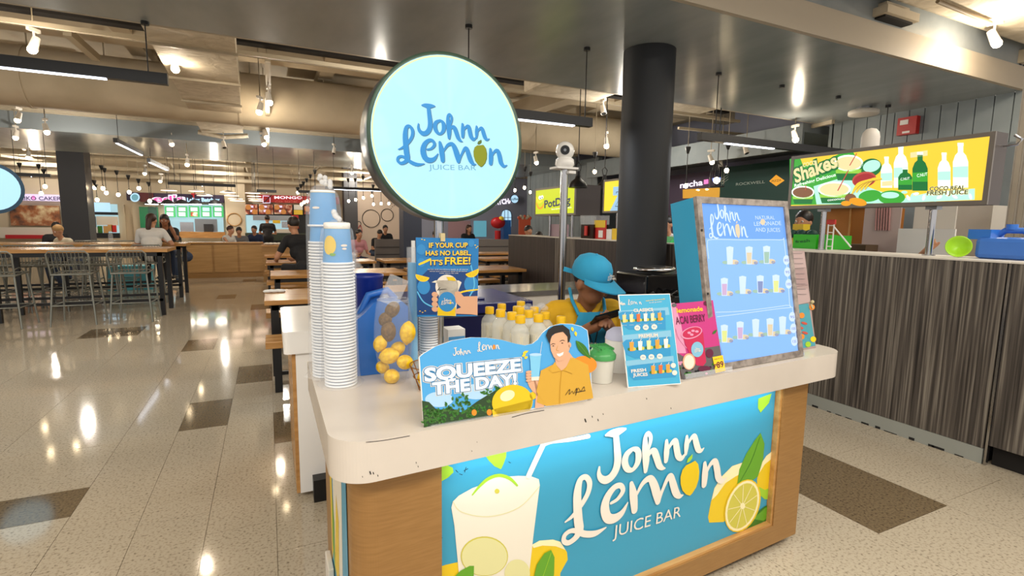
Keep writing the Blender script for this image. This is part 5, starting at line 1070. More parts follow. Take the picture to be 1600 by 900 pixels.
# ================================================ RIGHT KIOSK COUNTER
t=T('kiosk_counter','long dark wood grain kiosk counter with pale top edge running along the right','counter',(4.2,4.5,0)); CX=4.0; CZ=1.275
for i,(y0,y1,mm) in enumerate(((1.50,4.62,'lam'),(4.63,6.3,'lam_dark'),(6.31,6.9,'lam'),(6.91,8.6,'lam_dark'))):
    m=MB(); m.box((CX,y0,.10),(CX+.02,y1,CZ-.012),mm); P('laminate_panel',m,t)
m=MB(); m.box((CX+.021,1.5,.0),(CX+.5,8.6,CZ-.02),'black'); P('carcass',m,t)
m=MB(); m.box((CX-.004,1.49,CZ-.011),(CX+.5,8.6,CZ),'white_warm'); P('top_edge',m,t,'pale counter top')
m=MB(); m.box((CX-.002,1.5,0),(CX+.02,8.6,.098),mat('skirt','9a9d96',.5)); P('skirting',m,t,'grey skirting board')
m=MB(); 
for k in range(30): 
    y=1.55+k*.1+random.uniform(0,.05); m.box((CX-.003,y,0),(CX-.0021,y+random.uniform(.03,.1),random.uniform(.005,.02)),'rubber')
P('dirt',m,t)
t=T('kiosk_counter','dark wood grain counter unit at the right edge with an open black base','counter',(4.2,.8,0))
m=MB(); m.box((CX+.0,-.8,.13),(CX+.02,1.475,CZ-.012),'lam'); P('laminate_panel',m,t); m=MB(); m.box((CX+.05,-.8,0),(CX+.5,1.47,.129),'void'); m.box((CX+.021,-.8,.13),(CX+.5,1.47,CZ-.02),'black'); P('carcass',m,t)
m=MB(); m.box((CX-.004,-.8,CZ-.011),(CX+.5,1.48,CZ),'white_warm'); P('top_edge',m,t); m=MB(); m.box((CX-.008,1.4765,0),(CX+.02,1.489,CZ-.012),'steel'); P('metal_trim',m,t,'thin steel corner trim')
m=MB(); m.box((CX+.2,-.8,.0),(CX+.21,1.4,.05),'wood_table'); P('base_batten',m,t)
# ---- shakes lightbox
mat('sg_green','3fae3a',.4,0,.9); mat('sg_dgreen','1f8a45',.4,0,.6); mat('sg_yellow','f6cf3c',.4,0,1.0); mat('sg_white','f2fbf2',.4,0,1.1); mat('sg_ice','b9efe0',.4,0,1.0); mat('sg_cream','f3e3a8',.4,0,.95); mat('sg_pink','d8574f',.4,0,.7); mat('sg_brown','9c6a4a',.4,0,.6); mat('sg_lime','9bd84a',.4,0,.9); mat('sg_orange','f0a21e',.4,0,.9); mat('sg_cap','e8f7ee',.4,0,1.1)
def lightbox(label,name,Y0,Y1,z0,z1,X,depth,facem,fr=.035):
    t=T(name,label,'sign',(X,(Y0+Y1)/2,z0)); m=MB(); m.box((X+.012,Y0,z0),(X+depth,Y1,z1),mat('frame_dark','4b4340',.45,.3)); P('cabinet',m,t)
    m=MB(); 
    for q in ((Y0,z0,Y1,z0+fr),(Y0,z1-fr,Y1,z1),(Y0,z0+fr,Y0+fr,z1-fr),(Y1-fr,z0+fr,Y1,z1-fr)): m.box((X-.004,q[0],q[1]),(X+.012,q[2],q[3]),mat('frame_grey','7a736c',.4,.5))
    P('frame',m,t); m=MB(); m.box((X+.002,Y0+fr,z0+fr),(X+.0115,Y1-fr,z1-fr),facem); f=P('face',m,t); A=Art((X+.0018,Y1,z0),(0,-1,0),UZ,.0006); return t,f,A
t,f,A=lightbox('long lit green and yellow fruit shakes sign box over the right counter','shakes_sign',1.715,3.13,1.625,2.085,4.2,.16,'sg_yellow',.028)
zA=lambda u,v:(1220+u/4.285,200+v/4.285)
A.poly([zA(*p) for p in [(60,208),(480,150),(560,300),(620,510),(60,515)]],'sg_green',1); A.poly([zA(*p) for p in [(130,200),(320,180),(400,170),(250,240),(150,250)]],'sg_yellow',2)
A.poly([zA(*p) for p in [(220,390),(420,330),(650,420),(830,470),(1000,430),(1300,405),(1298,480),(830,500),(240,512)]],'sg_ice',2)
A.text('COCO',zA(150,262),zA(235,243),6.5,'sg_cream',.03,6); A.text('Shakes',zA(98,372),zA(385,262),24,'sg_dgreen',.09,5); A.text('Shakes',zA(103,366),zA(381,258),22,'sg_cream',.03,7)
A.text('Refreshing Delicious',zA(95,396),zA(370,322),5,'sg_white',.02,7)
def cupd(c,a,b,h,top,l): 
    x,y=zA(*c); A.poly([(x-a,y),(x+a,y),(x+a*.75,y+h),(x-a*.75,y+h)],'sg_dgreen',l); A.poly([(x-a*.9,y+h*.35),(x+a*.9,y+h*.35),(x+a*.85,y+h*.6),(x-a*.85,y+h*.6)],'sg_lime',l+1); A.ell((x,y),a,b,'sg_white',l=l+1,n=20); A.ell((x,y+.3),a*.88,b*.8,top,l=l+2,n=20)
cupd((455,235),23,13,27,'sg_cream',3); cupd((150,430),18,10,18,'sg_brown',5); cupd((360,410),26,12,22,'sg_cream',5)
A.text('coconuts',zA(315,490),zA(430,478),4,'sg_white',.01,8); A.line(zA(385,418),zA(455,285),1.6,'sg_pink',9); A.line(zA(465,250),zA(510,172),1.4,'sg_pink',9); A.line(zA(168,415),zA(170,385),1.2,'sg_pink',9)
A.ell(zA(605,265),17,14,'sg_dgreen',rot=-.3,l=4); A.ell(zA(610,255),14,9,'sg_ice',rot=-.3,l=5); A.ell(zA(560,345),19,12,'sg_pink',rot=-.2,l=6); A.ell(zA(560,350),17,10,mat('sg_red','c83a42',.4,0,.6),rot=-.2,l=7)
for k in range(4): A.rib([(*zA(480+k*28,440-k*10),2),(*zA(520+k*30,380-k*10),5.5),(*zA(590+k*28,350-k*3),3)],'sg_yellow',8); A.rib([(*zA(486+k*28,444-k*10),.5),(*zA(530+k*30,388-k*10),.7),(*zA(596+k*28,354-k*3),.5)],'sg_brown',9)
A.ell(zA(600,455),18,9,'sg_green',rot=-.15,l=10); A.ell(zA(470,470),9,7,'sg_brown',l=10); A.ell(zA(520,495),14,6,'sg_orange',rot=.2,l=11); A.ell(zA(440,505),8,4,'sg_orange',l=11); A.ell(zA(745,465),21,11,'sg_green',l=8); A.ell(zA(735,450),14,5,'sg_ice',l=9)
def bott(c,w,h,mt,l,cap='sg_cap'):
    x,y=zA(*c); A.poly([(x-w,y),(x-w,y-h*.62),(x-w*.7,y-h*.78),(x-w*.35,y-h*.85),(x-w*.35,y-h),(x+w*.35,y-h),(x+w*.35,y-h*.85),(x+w*.7,y-h*.78),(x+w,y-h*.62),(x+w,y)],mt,l); A.poly([(x-w*.4,y-h),(x+w*.4,y-h),(x+w*.4,y-h*1.08),(x-w*.4,y-h*1.08)],cap,l+1); A.poly([(x-w,y-h*.5),(x+w,y-h*.52),(x+w,y-h*.25),(x-w,y-h*.25)],'sg_ice' if mt!='sg_dgreen' else 'sg_green',l+1)
bott((710,400),9,45,'sg_white',6); bott((805,400),11,62,'sg_white',5); bott((835,415),11,32,'sg_dgreen',7); bott((935,420),12,56,'sg_dgreen',8); bott((1095,405),10,52,'sg_white',5); bott((1205,400),12,65,'sg_white',5)
for k in range(18): A.ell(zA(830+k*26,430+ (k*37%50)),5,2.4,'sg_white' if k%2 else 'sg_ice',l=9,n=9,rot=k)
A.poly([zA(*p) for p in [(870,165),(985,150),(985,185),(870,200)]],'sg_cream',8); A.poly([zA(*p) for p in [(680,360),(755,352),(755,385),(680,390)]],'sg_cream',8)
A.text('C.NUT',zA(915,330),zA(985,318),5,'sg_white',.01,10); A.text('C.NUT',zA(805,352),zA(865,345),4,'sg_white',.01,10)
for dx,mm,bo,l in ((0,'sg_cream',.07,12),(0,mat('deep_green','0c5a2a',.4,0,.3),.015,13)): A.text('COCO REAL',zA(1000,420),zA(1235,412),6.2,mm,bo,l); A.text('FRESH JUICE',zA(982,450),zA(1255,442),6.6,mm,bo,l)
P('printed_artwork',A,f)
for yy in (onx(1455,360,4.27).y,onx(1285,360,4.27).y): m=MB(); m.tube([(4.27,yy,CZ),(4.27,yy,1.626)],.022,'steel',14); m.lathe([(.04,0),(.04,.008)],(4.27,yy,CZ),'steel',14); m.box((4.235,yy-.035,1.60),(4.305,yy+.035,1.627),'steel_grey'); P('post',m,t)
m=MB(); m.tube([(4.3,1.71,2.0),(4.3,1.64,2.0),(4.3,1.62,2.03),(4.3,1.66,2.06)],.008,'steel',6); P('wall_hook',m,t)
# ---- yellow banana sign
mat('py','c8d400',.4,0,1.0); mat('py2','f3dc2a',.4,0,1.0); mat('pblue','31508f',.4,0,.2); mat('pz','9cc9e8',.4,0,.9)
t,f,A=lightbox('lit yellow green sign box with a banana and blue lettering on a far post','banana_sign',6.66,7.97,1.615,2.075,4.2,.45,'py',.03)
A.text('PotDog',(851,325),(891,318),12,'pblue',.03,3); A.text('banana snacks',(862,328),(893,325),2.6,'sg_white',.0,3)
A.rib([(838,317,1),(842,325,3),(847,324,2.6),(850,318,1)],'sg_orange',3); A.rib([(838,308,1),(842,316,3.5),(848,313,1.5)],'py2',4); A.ell((844,309),2.4,3.2,'sg_white',l=5,n=12); A.ell((847.5,308),2,3,'sg_white',l=5,n=12); A.ell((844.5,310),.9,1.2,'pblue',l=6,n=8); A.ell((847.5,309),.9,1.2,'pblue',l=6,n=8)
P('printed_artwork',A,f)
for yy in (7.55,6.85): m=MB(); m.tube([(4.27,yy,CZ),(4.27,yy,1.616)],.022,'steel',12); P('post',m,t)
t,f,A=lightbox('lit yellow sign box with a pale blue letter, half behind the black column','letter_sign',5.0,5.95,1.635,2.08,4.2,.12,'py2',.025)
A.text('Z',(959,325),(975,325),30,'pz',.12,2); A.text('Z',(961,323),(975,323),25,'pblue',.0,3); A.text('Z',(962,322),(975,322),23,'pz',.0,4); P('printed_artwork',A,f)
m=MB(); m.tube([(4.27,5.7,CZ),(4.27,5.7,1.636)],.022,'steel',12); P('post',m,t)
# drink dispenser etc on counter
def onc(x,y,X=4.25): return onx(x,y,X)
mat('tea','2a120c',.15); mat('red_print','c22a22',.4); mat('yel_print','e8c22a',.4)
c=onc(927,345); t=T('tea_dispenser','clear drink dispenser full of dark tea on the counter below the yellow sign','dispenser',(4.25,c.y,CZ)); m=MB(); m.box((4.15,c.y-.16,CZ),(4.4,c.y+.16,CZ+.20),'tea'); P('tea',m,t); m=MB(); m.box((4.14,c.y-.17,CZ+.20),(4.41,c.y+.17,CZ+.33),'clear_plastic'); P('clear_top',m,t); m=MB(); m.box((4.12,c.y-.03,CZ+.04),(4.139,c.y+.03,CZ+.18),'red_print'); P('label',m,t)
c=onc(944,345); m=MB(); m.box((4.18,c.y-.13,CZ),(4.2,c.y+.13,CZ+.26),'red_print'); t=thing1('counter_card',m,'red and yellow price card on the counter beside the tea','card'); m=MB(); m.box((4.175,c.y-.13,CZ+.16),(4.179,c.y+.13,CZ+.26),'yel_print'); m.box((4.175,c.y-.08,CZ+.02),(4.179,c.y+.02,CZ+.12),'white'); P('yellow_band',m,t)
c=onc(956,350); m=MB(); m.box((4.2,c.y-.07,CZ),(4.28,c.y+.05,CZ+.14),'white'); thing1('cup_carton',m,'small white carton beside the red price card','carton')
c=onc(965,350); m=MB(); m.box((4.2,c.y-.05,CZ),(4.26,c.y+.05,CZ+.15),'yel_print'); thing1('syrup_box',m,'small yellow box left of the black column','box')
m=MB(); c=onc(868,358); m.box((4.3,c.y-.3,CZ),(4.32,c.y+.3,CZ+.2),mat('card_pink','a8909a',.5)); thing1('menu_card',m,'pale menu card standing behind the chrome pole','card')
c=onc(1058,370); m=MB(); m.prism([(-.06,0),(.06,0),(.02,.07)],0,.3,mat('green_pack','3ec46a',.4),Matrix.Translation((4.2,c.y+.3,CZ))@Matrix.Rotation(R(90),4,'X')); thing1('green_pack',m,'green triangular pack on the counter left of the lit menu','pack')
# kiosk interior right
def bx(name,lb,cat,x0,x1,y0,y1,X,th,mt,down=None,bevel=0):
    a=onx(x0,y0,X); b=onx(x1,y1,X); z0=min(a.z,b.z) if down is None else down; z1=max(a.z,b.z) ; m=MB(); m.box((X,min(a.y,b.y),z0),(X+th,max(a.y,b.y),z1),mt); return thing1(name,m,lb,cat,bevel=bevel)
mat('carton','b06f2c',.7); mat('carton_light','c99a5c',.7); mat('green_bin','2fae1e',.4); mat('dark_green','143f38',.6)
t=bx('cardboard_box','large brown cardboard box behind the shakes sign','box',1293,1356,325,380,5.6,.6,'carton',down=.9)
m=MB(); a=onx(1293,325,5.6); b=onx(1356,325,5.6); yv=b.y+(a.y-b.y)*.38; zt=max(a.z,b.z); m.box((5.58,yv-.006,zt-.42),(5.599,yv+.006,zt-.005),'carton_light'); m.box((5.585,b.y+.05,zt-.62),(5.599,b.y+.3,zt-.5),mat('carton_print','8a3c1e',.7)); m.box((5.5,b.y-.02,zt),(5.62,a.y+.02,zt+.03),'white_warm'); P('tape_and_print',m,t)
bx('lower_carton','brown carton lying under the large cardboard box','box',1310,1352,381,392,5.2,.5,'wall_brown',down=.9)
t=bx('plastic_sheet','pale pink hanging plastic sheet behind the shakes sign','sheet',1352,1402,322,392,5.4,.01,mat('pink_sheet','c5b0ab',.5),down=.9)
m=MB(); 
for k in range(6): a=onx(1370+k*4.2,340,5.39); m.tube([(5.388,a.y,1.45),(5.386,a.y+.01,1.7),(5.388,a.y,1.95)],.008,mat('sheet_red','b98783',.5),6)
P('folds',m,t)
bx('white_board','upper white board leaning inside the right kiosk','board',1430,1492,322,350,5.5,.02,'white_warm',down=0); bx('white_board','lower wide white board leaning inside the right kiosk','board',1404,1488,357,400,5.3,.02,'white',down=0)
bx('inner_pillar','pale pillar inside the right kiosk between board and blue jug','pillar',1488,1542,322,400,6.0,.3,'white_warm',down=0)
m=MB(); m.box((6.4,1.9,0),(6.5,3.9,2.3),'plank_grey'); ST('wall_kiosk_back',m,'grey low back wall of the right kiosk')
t=bx('green_crate','bright green crate with writing on the right counter','crate',1240,1274,366,388,4.42,.3,'green_bin',down=CZ); A=Art((4.418,5,0),(0,-1,0),UZ,.001); A.text('fresh',(1243,380),(1265,378),5,'dark_green',0,2); P('lettering',A,t)
c=onx(1256,362,4.6); m=MB()
for k in range(6): m.ball((4.55+.03*(k%2),c.y-.12+k*.05,c.z-.02),(.05,.05,.04),'dark_green',8)
thing1('green_cloth',m,'dark green crumpled cloth on the green crate','cloth')
bx('green_crate','narrow green crate right of the sign post','crate',1284,1296,368,389,4.45,.3,'green_bin',down=CZ); bx('yellow_pack','yellow printed pack behind the green crate','pack',1239,1254,350,366,4.6,.1,'yel_print',down=CZ)
a=onx(1300,388,4.4); m=MB(); 
for dy in (0,.05): m.tube([(4.4,a.y+dy,CZ),(4.4,a.y+dy,CZ+.24)],.006,'white',6)
for k in range(4): m.tube([(4.4,a.y,CZ+.03+k*.06),(4.4,a.y+.05,CZ+.03+k*.06)],.004,'white',5)
m.tube([(4.4,a.y,CZ+.2),(4.4,a.y-.16,CZ+.03)],.006,'white',6); m.box((4.39,a.y-.01,CZ+.22),(4.41,a.y+.06,CZ+.26),'red_print'); thing1('folding_rack',m,'small white folding rack with red clip on the right counter','rack')
t=bx('blue_jug','light blue plastic water jug at the right end of the counter','jug',1523,1640,370,408,4.2,.28,mat('jug_light','3f72c4',.35),down=CZ,bevel=.03)
a=onx(1575,369,4.3); m=MB(); m.tube([(4.34,a.y+.10,1.40),(4.34,a.y+.03,1.46),(4.34,a.y-.06,1.46),(4.34,a.y-.12,1.42)],.02,'jug_light',8); m.lathe([(.03,0),(.03,.035)],(4.34,a.y,1.465),'jug_blue',14); P('handle_and_cap',m,t)
m=MB(); m.box((4.22,onx(1536,372,4.3).y-.07,1.40),(4.4,onx(1536,372,4.3).y+.05,1.465),'jug_blue'); P('lid_block',m,t)
a=onx(1493,390,4.15); m=MB(); m.tube([(4.15+.055*math.cos(2*PI*k/20),a.y+.02,1.345+.07*math.sin(2*PI*k/20)) for k in range(21)],.012,mat('lime','a4d92c',.35),8,caps=False); m.lathe([(.0001,0),(.05,.0),(.06,.03)],(4.17,a.y+.03,CZ),'lime',16)
m=MB(); MM=Matrix.Translation((4.18,a.y,1.348))@Matrix.Rotation(R(28),4,'Z')@Matrix.Rotation(R(-85),4,'Y'); m.lathe([(.03,-.03),(.055,-.01),(.068,.02),(.071,.022),(.066,.022),(.052,-.004),(.0001,-.02)],(0,0,0),'lime',24,MM); thing1('lime_bowl',m,'lime green bowl standing on its rim on the right counter','bowl')
# green hoarding + bubble tea store on the far right
m=MB(); a=onx(1127,262,10.5); b=onx(1300,262,10.5); m.box((10.5,b.y,0),(10.55,a.y,a.z),mat('hoard_green','1d4a45',.55)); t=thing1('hoarding','x' if 0 else m,'dark green construction hoarding with white lettering','hoarding')
A=Art((10.499,a.y,0),(0,-1,0),UZ,.004); A.text('ROCKWELL',(1150,290),(1195,286),4.2,mat('hoard_text','b9c9c2',.5),.01,1); A.poly([(1202,283),(1213,273),(1226,282),(1213,291)],'sg_orange',1); A.text('PIZZA',(1206,285),(1221,283),3.5,'dark_green',.0,2)
for k in range(3): A.line((1128,288-k*4),(1138,280-k*4),.7,'hoard_text',1)
P('printed_artwork',A,t)
a=onx(1050,262,10.9); b=onx(1127,262,10.9); m=MB(); m.box((10.7,b.y,0),(10.9,a.y,2.95),mat('purple_wall','6d6078',.6)); t=thing1('tea_storefront',m,'purple grey storefront with a glowing white sign right of the black column','storefront')
A=Art((10.69,a.y,0),(0,-1,0),UZ,.006); A.text('ngcha',(1063,294),(1098,289),9,mat('glow_white','fff4ff',.4,0,1.3),.02,1); A.poly([(1100,288),(1107,287),(1107,280),(1100,281)],mat('glow_pink','ff8ad0',.4,0,1),1); A.text('tea',(1113,283),(1127,281),6,mat('glow_blue','7c8cff',.4,0,3),.02,1)
A.poly([(1067,310),(1125,308),(1125,293),(1067,296)],mat('glow_yellow','e8a83c',.5,0,.8),1); A.ell((1091,297),2.5,.8,'bulb',l=2,n=10); A.ell((1105,296),2.5,.8,'bulb',l=2,n=10)
P('lit_lettering',A,t)
# ================================================ TABLES + STOOLS
def pub(name,lb,y0,y1,x0,x1,z):
    t=T('bar_table',lb,'table',((x0+x1)/2,(y0+y1)/2,0)); m=MB(); m.box((x0,y0,z-.05),(x1,y1,z),'wood_table'); P('tabletop',m,t,bevel=.003)
    m=MB(); m.box((x0+.05,y0+.03,z-.11),(x1-.08,y0+.08,z-.05),'black'); m.box((x0+.05,y1-.08,z-.11),(x1-.08,y1-.03,z-.05),'black'); P('apron_rail',m,t)
    x=x1-.14
    while x>x0:
        for y in (y0+.03,y1-.09): m=MB(); m.box((x,y,0),(x+.06,y+.06,z-.05),'black'); P('leg',m,t)
        x-=1.9
    for y in (y0+.05,y1-.06): m=MB(); m.box((x0+.1,y-.02,.22),(x1-.1,y+.02,.26),'black'); P('footrest',m,t)
    return t
pub('bar_table','long high wooden table nearest at the left with wire stools',9.28,10.1,-7.5,-1.40,1.02)
pub('bar_table','second long high wooden table behind the nearest one at the left',11.35,12.2,-8,-1.43,1.02)
def stool_proto():
    t=T('wire_stool','x','stool',(0,0,0),'grey wire bar stools'); W='wire_grey'
    # seat faces +Y, back at -Y
    m=MB(); s=.21; m.tube([(-s,-.2,.70),(s,-.2,.70),(s,.19,.72),(-s,.19,.72),(-s,-.2,.70)],.011,W,6)
    for k in range(9): x=-.17+k*.0425; m.tube([(x,-.2,.70),(x,0,.685),(x,.19,.72)],.0045,W,4)
    m.tube([(-s,0,.70),(s,0,.70)],.006,W,4); P('seat',m,t)
    m=MB(); m.tube([(-s,-.19,.70),(-.225,-.26,.98),(-.19,-.275,1.02),(.19,-.275,1.02),(.225,-.26,.98),(s,-.19,.70)],.011,W,6)
    for k in range(9): x=-.16+k*.04; m.tube([(x,-.2,.70),(x*1.05,-.272,1.02)],.0045,W,4)
    m.tube([(-.215,-.225,.84),(.215,-.225,.84)],.005,W,4); m.tube([(-.215,-.21,.78),(-.20,-.02,.80),(-s,.1,.71)],.007,W,5); m.tube([(.215,-.21,.78),(.20,-.02,.80),(s,.1,.71)],.007,W,5); P('backrest',m,t)
    for sx in (-1,1):
        for sy in (-1,1): m=MB(); m.tube([(sx*.20,sy*.18,.70),(sx*.25,sy*.24,0)],.012,W,6); P('leg',m,t)
    m=MB(); z=.28; a,b=.232,.215; m.tube([(-a,-b,z),(a,-b,z),(a,b,z),(-a,b,z),(-a,-b,z)],.009,W,5); P('footrest',m,t); return t
sp=stool_proto(); first=True
def st(x,y,rz,lb):
    global first
    place(sp,(x,y,0),rz,lb,first); first=False
nb=[onz((a+b)/2,500,0) for a,b in ((177,243),(96,165),(0,68))]
for i,p in enumerate(nb): st(p.x+.03,9.0,random.uniform(-.06,.06),'grey wire stool, near side of nearest high table, %s from its right end'%ORD[i])
for i in range(1,4): st(nb[2].x-.9*i,9.0,0,'grey wire stool, near side of nearest high table, %s from its right end'%ORD[i+2])
for i,px in enumerate((157,78,20,-40)): p=ony(px,380,10.45); st(p.x,10.45,PI+random.uniform(-.08,.08),'grey wire stool, far side of nearest high table, %s from its right end'%ORD[i])
for i,px in enumerate((234,160,95,40)): p=ony(px,380,11.0); st(p.x,11.0,random.uniform(-.08,.08),'grey wire stool, near side of second high table, %s from its right end'%ORD[i])
for i,px in enumerate((262,190,130)): p=ony(px,380,12.6); st(p.x,12.6,PI,'grey wire stool, far side of second high table, %s from its right end'%ORD[i])
a=ony(131,375,10.0); m=MB(); a=Vector((a.x,11.5,1.021)); m.lathe([(.035,0),(.038,.02),(.036,.16),(.015,.20),(.015,.23)],a,'clear_plastic',14); thing1('water_bottle',m,'clear plastic water bottle on the second high table','bottle')
m=MB(); a=onz(160,474,0.0); m.box((a.x-.35,12.9,.0),(a.x+.4,13.3,.5),mat('aqua_box','5ab9cc',.5)); thing1('aqua_box',m,'aqua blue storage box on the floor beyond the high tables','box')
def picnic(lb,x0,x1,y0,y1,z=.73,slim=False):
    t=T('wooden_table',lb,'table',((x0+x1)/2,(y0+y1)/2,0),'long wooden tables'); m=MB(); m.box((x0,y0,z-.045),(x1,y1,z),'wood_table'); P('tabletop',m,t,bevel=.004)
    m=MB(); m.box((x0+.06,y0+.05,z-.10),(x1-.06,y1-.05,z-.046),'black'); P('apron_rail',m,t)
    for x in (x0+.05,x1-.13):
        for y in (y0+.05,y1-.13): m=MB(); m.box((x,y,0),(x+.07,y+.07,z-.046),'black'); P('leg',m,t)
    return t
def bench(lb,x0,x1,y0,y1,z=.45):
    t=T('bench',lb,'bench',((x0+x1)/2,(y0+y1)/2,0),'long wooden benches'); m=MB(); m.box((x0,y0,z-.06),(x1,y1,z),'wood_table'); P('seat',m,t,bevel=.004)
    for x in (x0+.06,x1-.13):
        for y in (y0+.03,y1-.09): m=MB(); m.box((x,y,0),(x+.06,y+.06,z-.061),'black'); P('leg',m,t)
    m=MB(); m.box((x0+.08,(y0+y1)/2-.02,.12),(x1-.08,(y0+y1)/2+.02,.15),'black'); P('stretcher',m,t); return t
rows=[(5.15,6.0,'nearest'),(7.55,8.4,'second'),(9.95,10.8,'third'),(12.0,12.8,'fourth')]
for i,(y0,y1,nm) in enumerate(rows):
    xl=-.06+.06*(i%2)
    segs=[(xl,1.95)] if i==0 else ([(xl,1.85),(2.0,3.85)] if i<3 else [(xl-.1,1.85)])
    if i>=2: segs.append((4.1,6.0))
    for j,(x0,x1) in enumerate(segs):
        w=['left','middle','right'][j] if not(i==3 and j==1) else 'right'
        picnic('wooden table with black legs, %s in the %s row'%(w,nm),x0,x1,y0,y1)
        bench('wooden bench before the %s table of the %s row'%(w,nm),x0+.0,x1,y0-.5,y0-.18); bench('wooden bench behind the %s table of the %s row'%(w,nm),x0,x1,y1+.18,y1+.5)
a=onz(427,453,.731); m=MB(); 
for k in range(5): m.ball((a.x+.03*k-.05,5.75+.02*(k%2),.745),(.05,.04,.018),'white',8)
thing1('tissue',m,'crumpled white tissue on the left end of the nearest wooden table','tissue')
c=fd(567,415,6.9); m=MB(); 
for k in range(6): m.ball((c.x+.03*math.cos(k),7.8+.03*math.sin(k),.80+.04*k),(.08-.008*k,.07,.07),'bag',10)
thing1('plastic_bag',m,'white translucent plastic bag on the second row table','plastic bag')
# wood divider + planters
t=T('wood_divider','waist high light wood divider with framed panels behind the tables','divider',(-1.0,15.2,0))
a=onz(294,435,0); b=onz(412,428,0); xa=a.x; xb=b.x
m=MB(); m.box((xa,15.12,.0),(xb,15.5,.88),'wood_divider'); P('body',m,t); 
for k in range(3): 
    x0=xa+.03+k*(xb-xa)/3; m=MB(); m.box((x0,15.095,.14),(x0+(xb-xa)/3-.05,15.119,.84),'wood_divider'); P('panel',m,t)
m=MB(); m.box((xa-.02,15.08,.88),(xb+.02,15.52,.91),'wood_table'); m.box((xa,15.1,0),(xb,15.119,.1),'wood_body'); P('top_board',m,t)
m=MB(); m.box((-.15,13.6,0),(.45,14.1,.86),'wood_divider'); m.box((-.17,13.58,.86),(.47,14.12,.89),'wood_table'); thing1('wood_stand',m,'light wood tray stand left of the seated person in black','stand')
c=onz(405,374,.9); m=MB(); 
for k in range(5): m.ball((-.05+k*.09,13.85,.92),(.07,.07,.03),'white_warm',8)
thing1('tray_stack',m,'pale trays piled on the wood tray stand','tray')
m=MB(); m.box((-6,14.6,0),(-2.2,14.9,.8),'wood_divider'); 
# ================================================ BACK STALLS (wall at y=21)
YB=20.9
def pb_(x,y,Y=YB): return ony(x,y,Y)
def slab(name,lb,cat,x0,y0,x1,y1,mt,Y=YB,th=.09,toflr=False,par=None,lab=None):
    a=ony(x0,y0,Y); b=ony(x1,y1,Y); m=MB(); m.box((min(a.x,b.x),Y,0 if toflr else min(a.z,b.z)),(max(a.x,b.x),Y+th,max(a.z,b.z)),mt)
    return thing1(name,m,lb,cat) if par is None else P(name,m,par,lab)
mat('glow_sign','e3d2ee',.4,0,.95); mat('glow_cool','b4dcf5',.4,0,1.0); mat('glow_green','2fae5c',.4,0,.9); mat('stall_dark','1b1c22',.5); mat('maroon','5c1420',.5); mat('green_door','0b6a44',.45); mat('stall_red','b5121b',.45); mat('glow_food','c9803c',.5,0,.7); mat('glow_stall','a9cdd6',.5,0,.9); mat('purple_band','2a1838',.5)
nmat('food_photo',['2e1a10','9a5a2c','d9c9a0'],noise=3,detail=5,ro=.3,pos=(.35,.65),vor=False)
nmat('food_board',['5a2a1c','b04a2c','e6c9b0'],noise=7,detail=3,ro=.4,pos=(.35,.65))
# stall 1
t=slab('food_stall','far left stall with glowing white purple sign and large food photograph','stall',-60,316,110,480,'wall_cream',YB,.09,True)
slab('sign_panel',None,None,10,302,107,315,'glow_sign',20.75,.1,par=t); A=Art((pb_(10,315,20.74).x,20.74,0),(1,0,0),UZ,.01); A.text('NAIKO CAKERO',(22,312.5),(104,313),6,mat('grey_txt','5a4a7a',.5),.02,1); A.ell((52,309),3.2,3.6,'glow_pink',l=0,n=16); P('lettering',A,t)
slab('food_photo',None,None,14,320,95,353,'food_photo',20.8,.05,par=t); slab('white_counter',None,None,-20,355,112,372,'white_warm',20.5,.2,par=t); slab('red_band',None,None,8,367,76,373,'stall_red',20.4,.09,par=t)
slab('menu_screen',None,None,100,316,109,331,'glow_cool',20.7,.05,par=t)
# stall 2
t=slab('food_stall','small stall with pale blue menu screen and glass display right of the dark column','stall',130,318,206,480,'wall_cream',YB,.09,True)
slab('interior',None,None,139,318,186,366,'glow_stall',20.8,.08,par=t); slab('menu_screen',None,None,140,316,172,331,'glow_cool',20.6,.06,par=t,lab='pale blue menu screen'); slab('dark_band',None,None,140,331,184,336,'stall_dark',20.65,.06,par=t); slab('glass_display',None,None,150,338,184,352,'white_warm',20.55,.1,par=t); slab('oven',None,None,140,338,150,362,'stall_dark',20.5,.1,par=t)
for i,(x,y,mt) in enumerate(((156,358,'leaf_dark'),(165,358,'carton_light'),(172,356,'carton_light'),(178,357,'red_print'),(150,360,'white'))): slab('goods',None,None,x-4,y-5,x+4,y+6,mt,20.45,.06,par=t)
slab('counter',None,None,139,364,187,372,'stall_dark',20.3,.1,par=t)
# stall 3
t=slab('food_stall','stall with glowing pink and white lettering, green door and green menu boards','stall',206,318,351,480,'wall_cream',YB,.09,True)
slab('sign_band',None,None,197,300,350,317,'purple_band',20.6,.2,par=t); slab('maroon_panel',None,None,218,301,240,316,'maroon',20.55,.05,par=t)
A=Art((pb_(197,317,20.54).x,20.53,0),(1,0,0),UZ,.01); A.ell((211,308.5),7.5,7,'glow_cool',l=1,n=24); A.ell((211,308.5),5.4,5,mat('pale_teal','6fb6c9',.4,0,.6),l=2,n=20)
A.text("ed's",(239,316),(289,315),11,'glow_white',.06,2); A.text("ed's",(241,315),(287,314.5),9.5,mat('glow_hot','ff4fa8',.4,0,1.0),.02,3); A.text('T',(300,311),(306,311),9,'stall_red',.06,2); A.text('LaPaz Batchoy',(293,315),(343,315),6,'glow_cool',.05,2); P('lit_lettering',A,t)
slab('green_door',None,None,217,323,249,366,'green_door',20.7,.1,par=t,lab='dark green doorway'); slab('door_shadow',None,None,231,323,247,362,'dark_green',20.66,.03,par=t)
slab('interior',None,None,256,318,350,366,'glow_stall',20.82,.06,par=t)
